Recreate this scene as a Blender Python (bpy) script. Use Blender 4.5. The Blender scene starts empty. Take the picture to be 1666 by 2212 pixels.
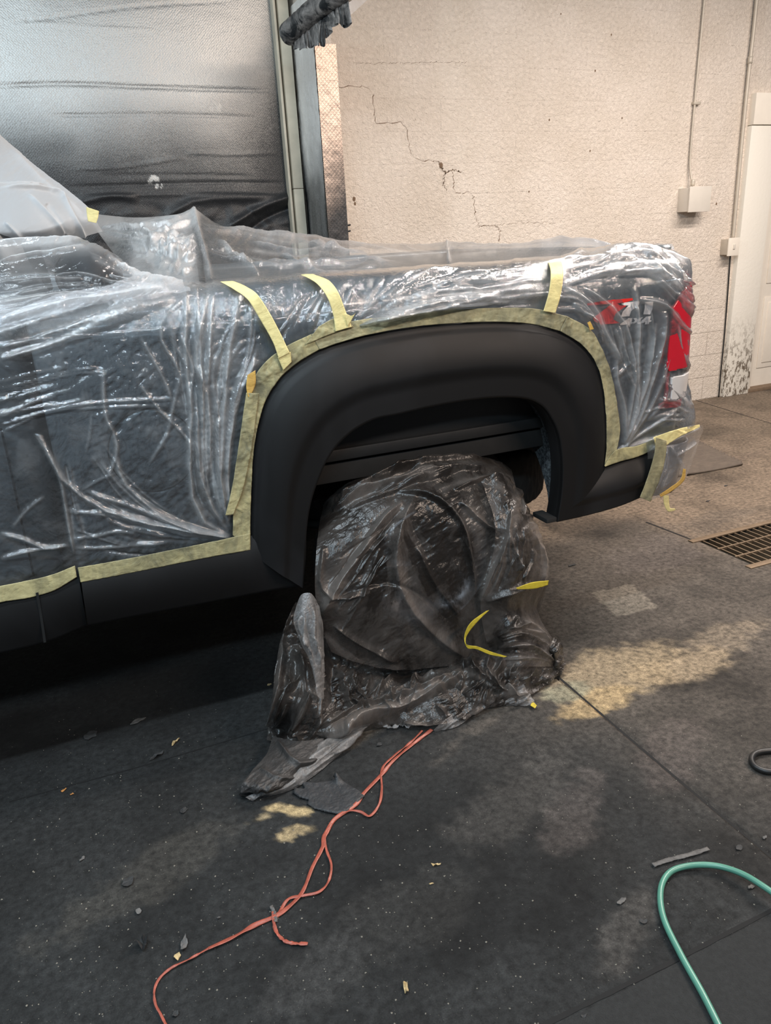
import bpy, bmesh, math, random
import numpy as np
from mathutils import Vector, Matrix
random.seed(7)
scene = bpy.context.scene
COL = scene.collection

# ------------------------------------------------------------------ camera
F = 1600.0
def _n(v): v = np.array(v, float); return v / np.linalg.norm(v)
_nz = _n((247, 4344, F)); _X = _n((4237, -831, F)); _Z = -_nz
_X = _n(_X - _Z * (_X @ _Z)); _Y = np.cross(_Z, _X)
R = np.array([_X, _Y, _Z])            # world = R @ (right, down, forward)
H = 1.55
CAMPOS = np.array([0, 0, H])
cam = bpy.data.cameras.new('camera'); camo = bpy.data.objects.new('camera', cam); COL.objects.link(camo)
M4 = Matrix.Identity(4)
for i in range(3):
    M4[i][0] = R[i, 0]; M4[i][1] = -R[i, 1]; M4[i][2] = -R[i, 2]
M4[2][3] = H
camo.matrix_world = M4
cam.sensor_fit = 'VERTICAL'; cam.sensor_height = 36.0; cam.lens = F / 2212 * 36.0
cam.clip_start = 0.02
scene.camera = camo

# ------------------------------------------------------------------ light
scene.view_settings.view_transform = 'Standard'; scene.view_settings.look = 'None'
scene.view_settings.gamma = 1; scene.view_settings.use_curve_mapping = False
scene.view_settings.exposure = 0.35
try: scene.cycles.transparent_max_bounces = 24
except Exception: pass
world = bpy.data.worlds.new('world'); scene.world = world; world.use_nodes = True
bg = world.node_tree.nodes['Background']; bg.inputs[0].default_value = (0.75, 0.85, 1.0, 1); bg.inputs[1].default_value = 0.09
def area(name, loc, size, power, color, target=None):
    l = bpy.data.lights.new(name, 'AREA'); l.shape = 'RECTANGLE'; l.size, l.size_y = size
    l.energy = power; l.color = color
    o = bpy.data.objects.new(name, l); COL.objects.link(o); o.location = loc
    if target is not None:
        o.rotation_euler = (Vector(target) - Vector(loc)).to_track_quat('-Z', 'Y').to_euler()
    return o
area('ceiling_and_fill_light', (-0.7, 1.0, 3.5), (2.4, 0.12), 78, (0.78, 0.91, 1.0))
area('ceiling_and_fill_light', (-0.8, -1.3, 3.4), (2.4, 0.2), 68, (0.66, 0.86, 1.0), (-.4, 2.2, .9))  # added cool fill from the front, brightens the truck side; fixture unseen
area('ceiling_and_fill_light', (3.0, -0.9, 3.4), (2.0, 0.2), 84, (1.0, 0.80, 0.66), (1.8, 2.2, .9))  # added warm fill, tints the rear half of the truck side; unseen
area('ceiling_and_fill_light', (3.3, 2.3, 3.5), (2.4, 0.14), 102, (1.0, 0.89, 0.81))
area('booth_light', (-1.7, 2.9, 3.3), (0.2, 1.6), 46, (0.85, 0.95, 1.0), (1.2, 4.6, 1.7))
area('ceiling_and_fill_light', (5.0, 2.7, 3.7), (2.4, 0.14), 112, (1.0, 0.90, 0.83))

# ------------------------------------------------------------------ projection helpers (a pixel's ray met with a real plane)
def ray(px, py): return R @ np.array([(px - 833) / F, (py - 1106) / F, 1.0])
def at(px, py, Y=None, Z=None, X=None):
    r = ray(px, py)
    if Y is not None: t = Y / r[1]
    elif Z is not None: t = (Z - H) / r[2]
    else: t = X / r[0]
    return r * t + CAMPOS
def proj(V):
    c = (V - CAMPOS) @ R
    return np.stack([833 + F * c[..., 0] / c[..., 2], 1106 + F * c[..., 1] / c[..., 2]], -1)

# ------------------------------------------------------------------ numpy noise
def _hash(ix, iy, s):
    h = (ix * 374761393 + iy * 668265263 + s * 974634777) & 0xFFFFFFFF
    h = ((h ^ (h >> 13)) * 1274126177) & 0xFFFFFFFF
    return ((h ^ (h >> 16)) & 0xFFFFFF) / float(0xFFFFFF)
def vnoise(x, y, s=0):
    x = np.asarray(x, float); y = np.asarray(y, float)
    ix = np.floor(x).astype(np.int64); iy = np.floor(y).astype(np.int64)
    fx = x - ix; fy = y - iy
    u = fx * fx * fx * (fx * (fx * 6 - 15) + 10); v = fy * fy * fy * (fy * (fy * 6 - 15) + 10)
    a = _hash(ix, iy, s); b = _hash(ix + 1, iy, s); c = _hash(ix, iy + 1, s); d = _hash(ix + 1, iy + 1, s)
    return (a * (1 - u) + b * u) * (1 - v) + (c * (1 - u) + d * u) * v
def fbm(x, y, s=0, o=4):
    t = 0; a = 0.5; w = 0
    for k in range(o):
        t = t + a * vnoise(x * 2 ** k + 17.3 * k, y * 2 ** k - 9.1 * k, s + k); w += a; a *= 0.5
    return t / w
def worley(x, y, s=0):
    """F1, F2 distances"""
    ix = np.floor(x).astype(np.int64); iy = np.floor(y).astype(np.int64)
    f1 = np.full(x.shape, 9.0); f2 = np.full(x.shape, 9.0)
    for dx in (-1, 0, 1):
        for dy in (-1, 0, 1):
            jx = ix + dx; jy = iy + dy
            d = np.hypot(jx + _hash(jx, jy, s) - x, jy + _hash(jx, jy, s + 91) - y)
            f2 = np.where(d < f1, f1, np.minimum(f2, d)); f1 = np.minimum(f1, d)
    return f1, f2
def crumple(x, y, s=0):
    """sharp-creased facets, -.5..1"""
    wx = x + 0.6 * (fbm(x * 0.7, y * 0.7, s + 5, 2) - .5); wy = y + 0.6 * (fbm(x * 0.7, y * 0.7, s + 9, 2) - .5)
    f1, f2 = worley(wx, wy, s)
    g1, g2 = worley(wx * 2.3 + 3, wy * 2.3 + 1, s + 33)
    return (f2 - f1) * 0.6 + f1 * 0.5 + (g2 - g1) * 0.25 - .45
def smooth(a, b, x): t = np.clip((x - a) / (b - a), 0, 1); return t * t * (3 - 2 * t)
def cr(P, n):
    """Catmull-Rom resample of points P (k,d) to n points"""
    P = np.array(P, float)
    if len(P) == 2: t = np.linspace(0, 1, n)[:, None]; return P[0] * (1 - t) + P[1] * t
    d = np.r_[0, np.cumsum(np.linalg.norm(np.diff(P, axis=0), axis=1) + 1e-9)]; d /= d[-1]
    m = np.zeros_like(P)
    for i in range(len(P)):
        a = max(i - 1, 0); b = min(i + 1, len(P) - 1); m[i] = (P[b] - P[a]) / (d[b] - d[a])
    t = np.linspace(0, 1, n); k = np.clip(np.searchsorted(d, t, side='right') - 1, 0, len(P) - 2)
    h = (d[k + 1] - d[k])[:, None]; u = ((t - d[k])[:, None]) / h
    return ((2*u**3 - 3*u**2 + 1) * P[k] + (u**3 - 2*u**2 + u) * h * m[k] + (-2*u**3 + 3*u**2) * P[k+1] + (u**3 - u**2) * h * m[k+1])
def inpoly(x, y, poly):
    ins = np.zeros(x.shape, bool); n = len(poly); j = n - 1
    for i in range(n):
        xi, yi = poly[i]; xj, yj = poly[j]
        if yi != yj:
            c = ((yi > y) != (yj > y)) & (x < (xj - xi) * (y - yi) / (yj - yi) + xi); ins ^= c
        j = i
    return ins
def netsurf(net, nu, nv):
    """net rows of (px,py,depth): depth > .9 means world Y, else world Z"""
    G = [[at(p[0], p[1], Y=p[2]) if p[2] > .9 else at(p[0], p[1], Z=p[2]) for p in row] for row in net]
    rows = [cr(r, nv) for r in G]
    A = np.array(rows)
    return np.stack([cr(A[:, j], nu) for j in range(nv)], 1)
def gridnormals(P):
    du = np.gradient(P, axis=0); dv = np.gradient(P, axis=1)
    n = np.cross(dv, du); n /= (np.linalg.norm(n, axis=-1, keepdims=True) + 1e-12)
    s = np.sign(((CAMPOS - P) * n).sum(-1, keepdims=True).mean()); return n * (s if s != 0 else 1)
def foldfield(px, folds, asym=0):
    """ridges along traced lines. fold = (pts, width_px, height, seg)"""
    X = px[..., 0].ravel(); Yv = px[..., 1].ravel()
    Hh = np.zeros(X.shape); L = np.zeros(X.shape)
    # spatial buckets
    order = np.argsort(X); Xs = X[order]
    for pts, w, h, n in folds:
        C = cr(pts, n); pad = 4 * w
        lo = np.searchsorted(Xs, C[:, 0].min() - pad); hi = np.searchsorted(Xs, C[:, 0].max() + pad)
        idx = order[lo:hi]
        if len(idx) == 0: continue
        y = Yv[idx]; k = (y > C[:, 1].min() - pad) & (y < C[:, 1].max() + pad); idx = idx[k]
        if len(idx) == 0: continue
        x = X[idx]; y = Yv[idx]; best = np.full(x.shape, 1e9); bt = np.zeros(x.shape); sg = np.zeros(x.shape)
        for i in range(n - 1):
            a = C[i]; b = C[i + 1]; ab = b - a; l2 = ab @ ab + 1e-9
            t = np.clip(((x - a[0]) * ab[0] + (y - a[1]) * ab[1]) / l2, 0, 1)
            dx = x - a[0] - t * ab[0]; dy = y - a[1] - t * ab[1]
            d = np.hypot(dx, dy); m = d < best; best = np.where(m, d, best); bt = np.where(m, (i + t) / (n - 1), bt)
            if asym: sg = np.where(m, ab[0] * dy - ab[1] * dx, sg)
        tap = np.clip(np.minimum(bt, 1 - bt) * 7, 0, 1) ** .7
        if asym: best = best * np.where(sg > 0, asym, 1.0)
        pr = np.exp(-(best / w) ** 1.5) * tap
        Hh[idx] += h * pr; L[idx] = np.maximum(L[idx], abs(h) / 0.008 * pr)
    return Hh.reshape(px.shape[:-1]), L.reshape(px.shape[:-1])
def fan(A, B, n, w, h, seed, jit=6, sub=True, seg=9):
    rnd = random.Random(seed); A = cr(A, 12); B = cr(B, 12); out = []
    for i in range(n):
        s = (i + rnd.uniform(.1, .9)) / n
        C = A * (1 - s) + B * s
        ph = rnd.uniform(0, 6.28); fr = rnd.uniform(.6, 1.8)
        T = np.linspace(0, 1, 12); wob = np.sin(T * fr * 6.28 + ph) * rnd.uniform(.3, 1) * jit * np.sin(T * 3.14)
        dirn = np.gradient(C, axis=0); dirn = np.stack([-dirn[:, 1], dirn[:, 0]], 1); dirn /= np.linalg.norm(dirn, axis=1, keepdims=True) + 1e-9
        C = C + dirn * wob[:, None]
        if sub:
            a = rnd.uniform(0, .55); b = rnd.uniform(a + .3, 1.0)
            i0 = int(a * 11); i1 = max(i0 + 3, int(b * 11)); C = C[i0:i1 + 1]
        out.append((C, w * rnd.uniform(.5, 1.5), h * rnd.uniform(.35, 1.3) * (1 if rnd.random() < .8 else -1), seg))
    return out

# ------------------------------------------------------------------ object helpers
def link(o, parent=None):
    COL.objects.link(o)
    if parent is not None:
        o.parent = parent; o.matrix_parent_inverse = Matrix.Translation(parent.location).inverted()
    return o
def mesh(name, V, Fs, mat, parent=None, smooth_=True, attrs=None):
    me = bpy.data.meshes.new(name)
    me.from_pydata([tuple(map(float, v)) for v in V], [], [tuple(int(i) for i in f) for f in Fs])
    if attrs:
        for k, a in attrs.items():
            a = np.asarray(a, np.float32)
            if a.ndim == 1:
                at_ = me.attributes.new(k, 'FLOAT', 'POINT'); at_.data.foreach_set('value', a)
            else:
                at_ = me.attributes.new(k, 'FLOAT_COLOR', 'POINT'); at_.data.foreach_set('color', a.ravel())
    if smooth_: me.polygons.foreach_set('use_smooth', [True] * len(me.polygons))
    me.materials.append(mat); me.update()
    return link(bpy.data.objects.new(name, me), parent)
def gridmesh(name, P, mat, parent=None, mask=None, attrs=None, closev=False):
    nu, nv = P.shape[:2]
    idx = np.arange(nu * nv).reshape(nu, nv)
    q = np.stack([idx[:-1, :-1], idx[:-1, 1:], idx[1:, 1:], idx[1:, :-1]], -1).reshape(-1, 4)
    if closev:
        q = np.concatenate([q, np.stack([idx[:-1, -1], idx[:-1, 0], idx[1:, 0], idx[1:, -1]], -1)])
    if mask is not None:
        mk = mask.ravel(); q = q[mk[q].all(1)]
    used = np.unique(q); rem = np.full(nu * nv, -1); rem[used] = np.arange(len(used))
    V = P.reshape(-1, 3)[used]; q = rem[q]
    fn = np.cross(V[q[:, 2]] - V[q[:, 0]], V[q[:, 3]] - V[q[:, 1]])
    if not closev and (fn * (CAMPOS - V[q[:, 0]])).sum() < 0: q = q[:, ::-1].copy()
    me = bpy.data.meshes.new(name)
    me.vertices.add(len(V)); me.vertices.foreach_set('co', V.astype(np.float32).ravel())
    me.loops.add(len(q) * 4); me.loops.foreach_set('vertex_index', q.astype(np.int32).ravel())
    me.polygons.add(len(q)); me.polygons.foreach_set('loop_start', np.arange(0, len(q) * 4, 4, dtype=np.int32))
    me.polygons.foreach_set('use_smooth', np.ones(len(q), bool))
    me.update(calc_edges=True)
    if attrs:
        for k, a in attrs.items():
            a = np.asarray(a, np.float32)
            if a.shape[-1:] == (4,) and a.ndim == 3:
                t = me.attributes.new(k, 'FLOAT_COLOR', 'POINT'); t.data.foreach_set('color', a.reshape(-1, 4)[used].ravel())
            else:
                t = me.attributes.new(k, 'FLOAT', 'POINT'); t.data.foreach_set('value', a.ravel()[used])
    me.materials.append(mat); me.validate()
    return link(bpy.data.objects.new(name, me), parent)
def empty(name, loc=(0, 0, 0)):
    o = bpy.data.objects.new(name, None); COL.objects.link(o); o.location = loc; o.empty_display_size = .1; return o
def tag(o, label=None, cat=None, group=None, kind=None):
    if label: o['label'] = label
    if cat: o['category'] = cat
    if group: o['group'] = group
    if kind: o['kind'] = kind
    return o
def struct(o): o['kind'] = 'structure'; return o
def boxgeo(x0, x1, y0, y1, z0, z1):
    V = [(x, y, z) for x in (x0, x1) for y in (y0, y1) for z in (z0, z1)]
    Fs = [(0, 1, 3, 2), (4, 6, 7, 5), (0, 4, 5, 1), (2, 3, 7, 6), (0, 2, 6, 4), (1, 5, 7, 3)]
    return V, Fs
def box(name, b, mat, parent=None, bev=0.004, seg=2):
    V, Fs = boxgeo(*b)
    bm = bmesh.new(); vs = [bm.verts.new(v) for v in V]
    for f in Fs: bm.faces.new([vs[i] for i in f])
    bmesh.ops.recalc_face_normals(bm, faces=bm.faces)
    if bev: bmesh.ops.bevel(bm, geom=list(bm.edges), offset=bev, segments=seg, affect='EDGES', profile=.6)
    me = bpy.data.meshes.new(name); bm.to_mesh(me); bm.free(); me.materials.append(mat)
    me.polygons.foreach_set('use_smooth', [True] * len(me.polygons))
    try: me.set_sharp_from_angle(angle=0.6)
    except Exception: pass
    return link(bpy.data.objects.new(name, me), parent)
def tube(name, pts, r, mat, parent=None, n=14, samples=60, flat=1.0, caps=True):
    C = cr(pts, samples); T = np.gradient(C, axis=0); T /= np.linalg.norm(T, axis=1, keepdims=True)
    ref = np.array([0, 0, 1.0]) if abs(T[0][2]) < .9 else np.array([0, 1.0, 0])
    P = np.zeros((samples, n, 3)); rr = np.full(samples, r) if np.isscalar(r) else cr(np.array(r)[:, None], samples)[:, 0]
    for i in range(samples):
        s = np.cross(T[i], ref); s /= np.linalg.norm(s) + 1e-9; u = np.cross(s, T[i])
        a = np.linspace(0, 2 * math.pi, n, endpoint=False)
        P[i] = C[i] + rr[i] * (np.cos(a)[:, None] * s + flat * np.sin(a)[:, None] * u)
    V = list(P.reshape(-1, 3)); Fs = []
    for i in range(samples - 1):
        for j in range(n):
            Fs.append((i * n + j, i * n + (j + 1) % n, (i + 1) * n + (j + 1) % n, (i + 1) * n + j))
    if caps:
        Fs.append(tuple(range(n - 1, -1, -1))); Fs.append(tuple((samples - 1) * n + j for j in range(n)))
    return mesh(name, V, Fs, mat, parent)
def solid(o, t, offset=0):
    m = o.modifiers.new('thick', 'SOLIDIFY'); m.thickness = t; m.offset = offset; return o

# ------------------------------------------------------------------ materials
class N:
    def __init__(s, name):
        s.m = bpy.data.materials.new(name); s.m.use_nodes = True; s.t = s.m.node_tree; s.t.nodes.clear()
        s.out = s.t.nodes.new('ShaderNodeOutputMaterial'); s._c = None
    def n(s, typ, ins=None, **kw):
        nd = s.t.nodes.new('ShaderNode' + typ)
        for k, v in kw.items(): setattr(nd, k, v)
        for k, v in (ins or {}).items():
            sk = nd.inputs[k]
            if isinstance(v, bpy.types.NodeSocket): s.t.links.new(v, sk)
            else:
                if sk.type == 'RGBA' and isinstance(v, (tuple, list)) and len(v) == 3: v = (*v, 1)
                sk.default_value = v
        return nd
    def co(s):
        if s._c is None: s._c = s.n('NewGeometry').outputs['Position']
        return s._c
    def vec(s, scale=(1, 1, 1), loc=(0, 0, 0), rot=(0, 0, 0)):
        return s.n('Mapping', {'Vector': s.co(), 'Scale': scale, 'Location': loc, 'Rotation': rot}).outputs[0]
    def noise(s, sc, det=3, rough=.55, vec=None, dist=0):
        return s.n('TexNoise', {'Vector': vec or s.co(), 'Scale': sc, 'Detail': det, 'Roughness': rough, 'Distortion': dist}).outputs[0]
    def ramp(s, f, a, b, c0=(0, 0, 0, 1), c1=(1, 1, 1, 1)):
        r = s.n('ValToRGB', {'Fac': f}); e = r.color_ramp.elements
        e[0].position = a; e[1].position = b; e[0].color = c0 if len(c0) == 4 else (*c0, 1); e[1].color = c1 if len(c1) == 4 else (*c1, 1)
        return r.outputs[0]
    def math(s, op, a, b=0.0, c=0.0, clamp=False):
        return s.n('Math', {0: a, 1: b, 2: c}, operation=op, use_clamp=clamp).outputs[0]
    def mix(s, f, a, b, blend='MIX'):
        nd = s.n('MixRGB', {0: f, 1: a, 2: b}, blend_type=blend); return nd.outputs[0]
    def attr(s, name, out='Fac'): return s.n('Attribute', attribute_name=name).outputs[out]
    def bump(s, h, st=.3, d=.005, nrm=None):
        ins = {'Height': h, 'Strength': st, 'Distance': d}
        if nrm: ins['Normal'] = nrm
        return s.n('Bump', ins).outputs[0]
    def pbr(s, col, rough=.5, metal=0, nrm=None, **kw):
        ins = {'Base Color': col, 'Roughness': rough, 'Metallic': metal}
        if nrm: ins['Normal'] = nrm
        ins.update({k.replace('_', ' '): v for k, v in kw.items()})
        return s.n('BsdfPrincipled', ins).outputs[0]
    def fin(s, sh): s.t.links.new(sh, s.out.inputs[0]); return s.m
def srgb(r, g, b):
    f = lambda c: (c / 255 / 12.92) if c / 255 <= .04045 else ((c / 255 + .055) / 1.055) ** 2.4
    return (f(r), f(g), f(b), 1)
def simple(name, col, rough=.6, metal=0, var=.25, sc=30, bs=.15, bd=.002, **kw):
    m = N(name); nz = m.noise(sc, 4)
    c = m.mix(1.0, col, m.ramp(nz, .2, .8, (1 - var,) * 3, (1 + var * .4,) * 3), 'MULTIPLY')
    return m.fin(m.pbr(c, rough, metal, m.bump(m.noise(sc * 4, 3), bs, bd), **kw))

def film_mat(name, base=.10, k=.55, tint=(.93, .95, .98), milk=(.88, .87, .86), rough=.14, bsc=22, bst=.5, refl=1.0, spray=None, face=.42, cap=1.0):
    m = N(name)
    lay = m.attr('layers_and_haze')
    v = m.vec((1.0, 1.0, .55), rot=(0, .6, 0))
    n1 = m.noise(bsc, 5, .62, v, .8); n2 = m.noise(bsc * 4.2, 3, .6, m.vec((1, 1, .4), rot=(0, -.5, 0)), .5)
    rd = lambda q: m.math('SUBTRACT', 1.0, m.math('ABSOLUTE', m.math('MULTIPLY_ADD', q, 4.0, -2.0)))
    n3 = m.noise(bsc * .9, 3, .5, m.vec((1.0, 1, .35), rot=(0, -.95, 0)), .6)
    n4 = m.noise(bsc * 2.6, 4, .62, m.vec((1.0, 1, .28), rot=(0, -.75, 0)), .9)
    n5 = m.ramp(m.noise(2.4, 3), .42, .58)
    hh = m.math('ADD', m.math('MULTIPLY', m.math('MULTIPLY', rd(n4), n5), .34), m.math('MULTIPLY', rd(n1), .34))
    hh = m.math('ADD', m.math('MULTIPLY', hh, 1.0), m.math('ADD', m.math('MULTIPLY', rd(n2), .12), m.math('MULTIPLY', rd(n3), .30)))
    nrm = m.bump(hh, bst, .012)
    fac = m.math('MULTIPLY_ADD', lay, k, base)
    lw = m.n('LayerWeight', {'Blend': .35, 'Normal': nrm}).outputs['Facing']
    fac = m.math('ADD', fac, m.math('MULTIPLY', m.math('POWER', lw, 3.0), face), clamp=True)
    mk = m.n('MixShader', {0: .45, 1: m.n('BsdfDiffuse', {'Color': (*milk, 1), 'Normal': nrm}).outputs[0], 2: m.n('BsdfTranslucent', {'Color': (*milk, 1), 'Normal': nrm}).outputs[0]}).outputs[0]
    if spray is not None:      # black overspray lying on the film
        am, col, sc = spray
        sp = m.ramp(m.math('SUBTRACT', m.noise(sc, 6, .68, m.vec((1, 1, .6)), .7), m.math('MULTIPLY', m.attr('clean'), .30)), am - .10, am + .14)
        dk = m.n('BsdfDiffuse', {'Color': (*col, 1), 'Normal': nrm}).outputs[0]
        mk = m.n('MixShader', {0: sp, 1: mk, 2: dk}).outputs[0]
        fac = m.math('MAXIMUM', fac, m.math('MULTIPLY', sp, .96))
    body = m.n('MixShader', {0: fac, 1: m.n('BsdfTransparent', {'Color': (*tint, 1)}).outputs[0], 2: mk}).outputs[0]
    fr = m.n('Fresnel', {'IOR': 1.5, 'Normal': nrm}).outputs[0]
    fr = m.math('MINIMUM', m.math('MULTIPLY', fr, refl, clamp=True), cap)
    gl = m.n('BsdfGlossy', {'Color': (1, 1, 1, 1), 'Roughness': rough, 'Normal': nrm}).outputs[0]
    return m.fin(m.n('MixShader', {0: fr, 1: body, 2: gl}).outputs[0])
M = {}
M['film'] = film_mat('clear film', base=.06, refl=2.5, k=.5, bst=.38, rough=.10)
M['film_soft'] = film_mat('soft film', base=.02, refl=.8, k=.5, bst=.25, face=.0, cap=.11, bsc=14)
M['film_hazy'] = film_mat('hazy film', base=.72, k=.3, milk=(.72, .73, .74), bsc=5, bst=.10, rough=.45, refl=.5)
M['film_bed'] = film_mat('bed film', base=.07, k=.5, bst=.45, refl=2.4, face=.05, cap=.42)
M['film_black'] = film_mat('overspray film', base=.45, k=.2, milk=(.25, .215, .19), spray=(.415, (.016, .013, .011), 6), rough=.28, bst=.34, bsc=12, refl=.9)
M['film_clear2'] = film_mat('clear hem film', base=.38, k=.3, milk=(.58, .55, .53), spray=(.60, (.03, .03, .03), 9), rough=.28, bst=.5, refl=1.0)

# body paint
m = N('grey metallic paint')
M['paint'] = m.fin(m.pbr(m.mix(m.noise(900, 1), (.15, .172, .18, 1), (.19, .212, .22, 1)), .42, .35, Coat_Weight=.5, Coat_Roughness=.12))
m = N('black sprayed plastic')
nz = m.noise(3.2, 3, .5, m.vec((1, 1, .45)), .4)
M['flare'] = m.fin(m.pbr(m.mix(m.ramp(nz, .5, .78), (.006, .0056, .0056, 1), (.016, .016, .017, 1)), .52, 0, m.bump(m.noise(1400, 2), .12, .0006), Specular_IOR_Level=.3))
M['black'] = simple('black plastic', (.01, .01, .01, 1), .6, bs=.1)
M['under'] = simple('undercarriage', (.012, .011, .01, 1), .85)
M['rubber'] = simple('tyre rubber', (.015, .015, .015, 1), .8, bs=.3)
m = N('fuzzy liner')
M['liner'] = m.fin(m.pbr(m.ramp(m.noise(85, 5, .8), .42, .70, (.012, .014, .017), (.19, .22, .235)), .9, 0, m.bump(m.noise(220, 4, .8), 1, .006)))
M['steel'] = simple('steel', (.35, .35, .36, 1), .35, .9)
M['redlens'] = simple('red lens', (.55, .008, .02, 1), .2, 0, .15, 8, 0, Coat_Weight=1.0)
M['whitelens'] = simple('clear lens', (.62, .58, .55, 1), .25, 0, .1, 8, 0)
M['decred'] = simple('red vinyl', (.75, .022, .016, 1), .45, 0, .1, 20, 0)
M['decgrey'] = simple('silver vinyl', (.80, .75, .71, 1), .5, 0, .1, 20, 0)
M['glass'] = simple('dark glass', (.012, .014, .015, 1), .4, 0, .1, 3, 0)
def tapemat(name, c, dirt, th):
    m = N(name); d = m.ramp(m.noise(13, 5, .65, m.vec((1, 1, .6)), .5), th - .16, th + .16)
    col = m.mix(d, c, dirt); col = m.mix(.35, col, m.ramp(m.noise(70, 3), .3, .7, (.7,) * 3, (1,) * 3), 'MULTIPLY')
    wv = m.math('ADD', m.noise(26, 4, .6, m.vec((.5, 1, 1), rot=(0, .4, 0)), 1.2), m.math('MULTIPLY', m.noise(320, 2), .12))
    return m.fin(m.pbr(col, .62, 0, m.bump(wv, .5, .006)))
M['tape'] = tapemat('masking tape', srgb(232, 216, 150), srgb(214, 198, 138), .55)
M['tape_dirty'] = tapemat('sprayed masking tape', srgb(190, 178, 130), srgb(112, 108, 84), .50)
M['tape_green'] = tapemat('oversprayed tape', srgb(178, 168, 128), srgb(118, 114, 90), .50)
M['tape_orange'] = tapemat('old tape', srgb(214, 172, 84), srgb(190, 150, 80), .55)
M['tape_yellow'] = tapemat('yellow tape', srgb(200, 178, 52), srgb(140, 124, 26), .6)

# wall
m = N('painted block wall')
v = m.vec()
rgh = m.math('ADD', m.noise(38, 5, .7, None, .4), m.math('MULTIPLY', m.noise(130, 3, .6), .35))
br = m.n('TexBrick', {'Vector': m.n('Mapping', {'Vector': m.co(), 'Rotation': (math.pi / 2, 0, 0)}).outputs[0], 'Scale': 1.0, 'Mortar Size': .006, 'Mortar Smooth': .6, 'Brick Width': .406, 'Row Height': .203, 'Color1': (1, 1, 1, 1), 'Color2': (1, 1, 1, 1), 'Mortar': (0, 0, 0, 1)}).outputs[0]
low = m.ramp(m.n('SeparateXYZ', {0: m.co()}).outputs[2], .55, 1.5, (1, 1, 1), (.12,) * 3)
n1 = m.bump(rgh, .9, .022); n2 = m.bump(m.math('MULTIPLY', br, low), .5, .012, n1)
c = m.mix(m.ramp(m.noise(2.2, 5, .6), .35, .7), srgb(234, 221, 207), srgb(223, 209, 193))
c = m.mix(m.ramp(m.noise(75, 2, .5), .72, .80), c, srgb(150, 132, 115))
c = m.mix(m.math('MULTIPLY', m.ramp(br, .0, .5, (1,) * 3, (0,) * 3), m.math('MULTIPLY', low, .35)), c, srgb(140, 125, 108))
M['wall'] = m.fin(m.pbr(c, .75, 0, n2))
M['crack'] = simple('crack', srgb(120, 98, 78), .9, 0, .4, 40)
M['white'] = simple('white painted wood', srgb(226, 217, 203), .55, 0, .06, 12, .25, .003)
m = N('peeling paint')
z = m.n('SeparateXYZ', {0: m.co()}).outputs[2]
pe = m.math('MULTIPLY', m.ramp(m.noise(36, 6, .75, m.vec((1, 1, .5))), .50, .56), m.ramp(z, .25, .75, (1,) * 3, (0,) * 3))
M['peel'] = m.fin(m.pbr(m.mix(pe, srgb(226, 220, 208), srgb(110, 98, 84)), .6, 0, m.bump(m.noise(40, 5, .7), .5, .006)))
M['elec'] = simple('painted electrical box', srgb(214, 206, 194), .45, .1, .05, 14, .05)
M['conduit'] = simple('painted conduit', srgb(190, 180, 165), .5, .2, .1, 14, .05)
# foil
def foil(name, silver, diag=False, rg=.46, mt=.85, side=False):
    m = N(name)
    lay = m.attr('spray')
    bub = m.n('TexVoronoi', {'Vector': (m.vec((1, .01, 1), rot=(0, .785, 0)) if not side else m.vec((.01, 1, 1), rot=(.785, 0, 0))), 'Scale': 95.0 if not diag else 60.0, 'Randomness': .12 if diag else .35}, feature='F1' if not diag else 'DISTANCE_TO_EDGE').outputs['Distance']
    big = m.noise(6, 5, .6, m.vec((.6, 1, 1.6)), .4)
    nr = m.bump(bub, .30 if not diag else .5, .004); nr = m.bump(big, .07, .02, nr)
    grain = m.ramp(m.noise(160, 3, .8), .35, .65)
    f = m.math('ADD', lay, m.math('MULTIPLY_ADD', grain, .22, -.06), clamp=True)
    met = m.pbr(silver, rg, mt, nr); blk = m.pbr((.014, .0145, .016, 1), .5, 0, nr)
    return m.fin(m.n('MixShader', {0: f, 1: met, 2: blk}).outputs[0])
M['foil'] = foil('oversprayed foil', (.42, .42, .405, 1), rg=.44)
M['foil_diag'] = foil('diamond foil', (.55, .43, .35, 1), True, .4, .6)
M['foil_side'] = foil('side foil', (.86, .83, .79, 1), False, .6, .15, True)
M['post'] = simple('painted batten', srgb(206, 196, 176), .5, .1, .25, 9, .2)
M['grate'] = simple('rusty grate steel', srgb(126, 108, 88), .55, .5, .3, 30)
M['pit'] = simple('drain pit', (.004, .004, .004, 1), .9)
m = N('ribbed rubber'); M['ribmat'] = m.fin(m.pbr(m.mix(m.noise(20, 4), srgb(70, 62, 55), srgb(104, 92, 80)), .8, 0, m.bump(m.noise(90, 3), .4, .003)))
M['hose_green'] = simple('green hose', srgb(84, 138, 120), .32, 0, .18, 9, .08)
M['hose_black'] = simple('black hose', (.012, .012, .012, 1), .45)
M['glove'] = simple('black nitrile', (.030, .031, .033, 1), .55, 0, .4, 30, .6, .004)
M['ribbon'] = simple('red ribbon plastic', srgb(158, 82, 66), .38, 0, .35, 60, .4)
M['scrap_dark'] = simple('dark scrap', (.028, .028, .028, 1), .7, 0, .5, 60, .5)
M['scrap_grey'] = simple('grey scrap', (.11, .105, .10, 1), .7, 0, .6, 60, .5)
M['scrap_tan'] = simple('tan scrap', srgb(190, 165, 120), .7, 0, .4, 80, .5)
M['scrap_orange'] = simple('orange chip', srgb(190, 130, 70), .7, 0, .4, 80, .5)

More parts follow.
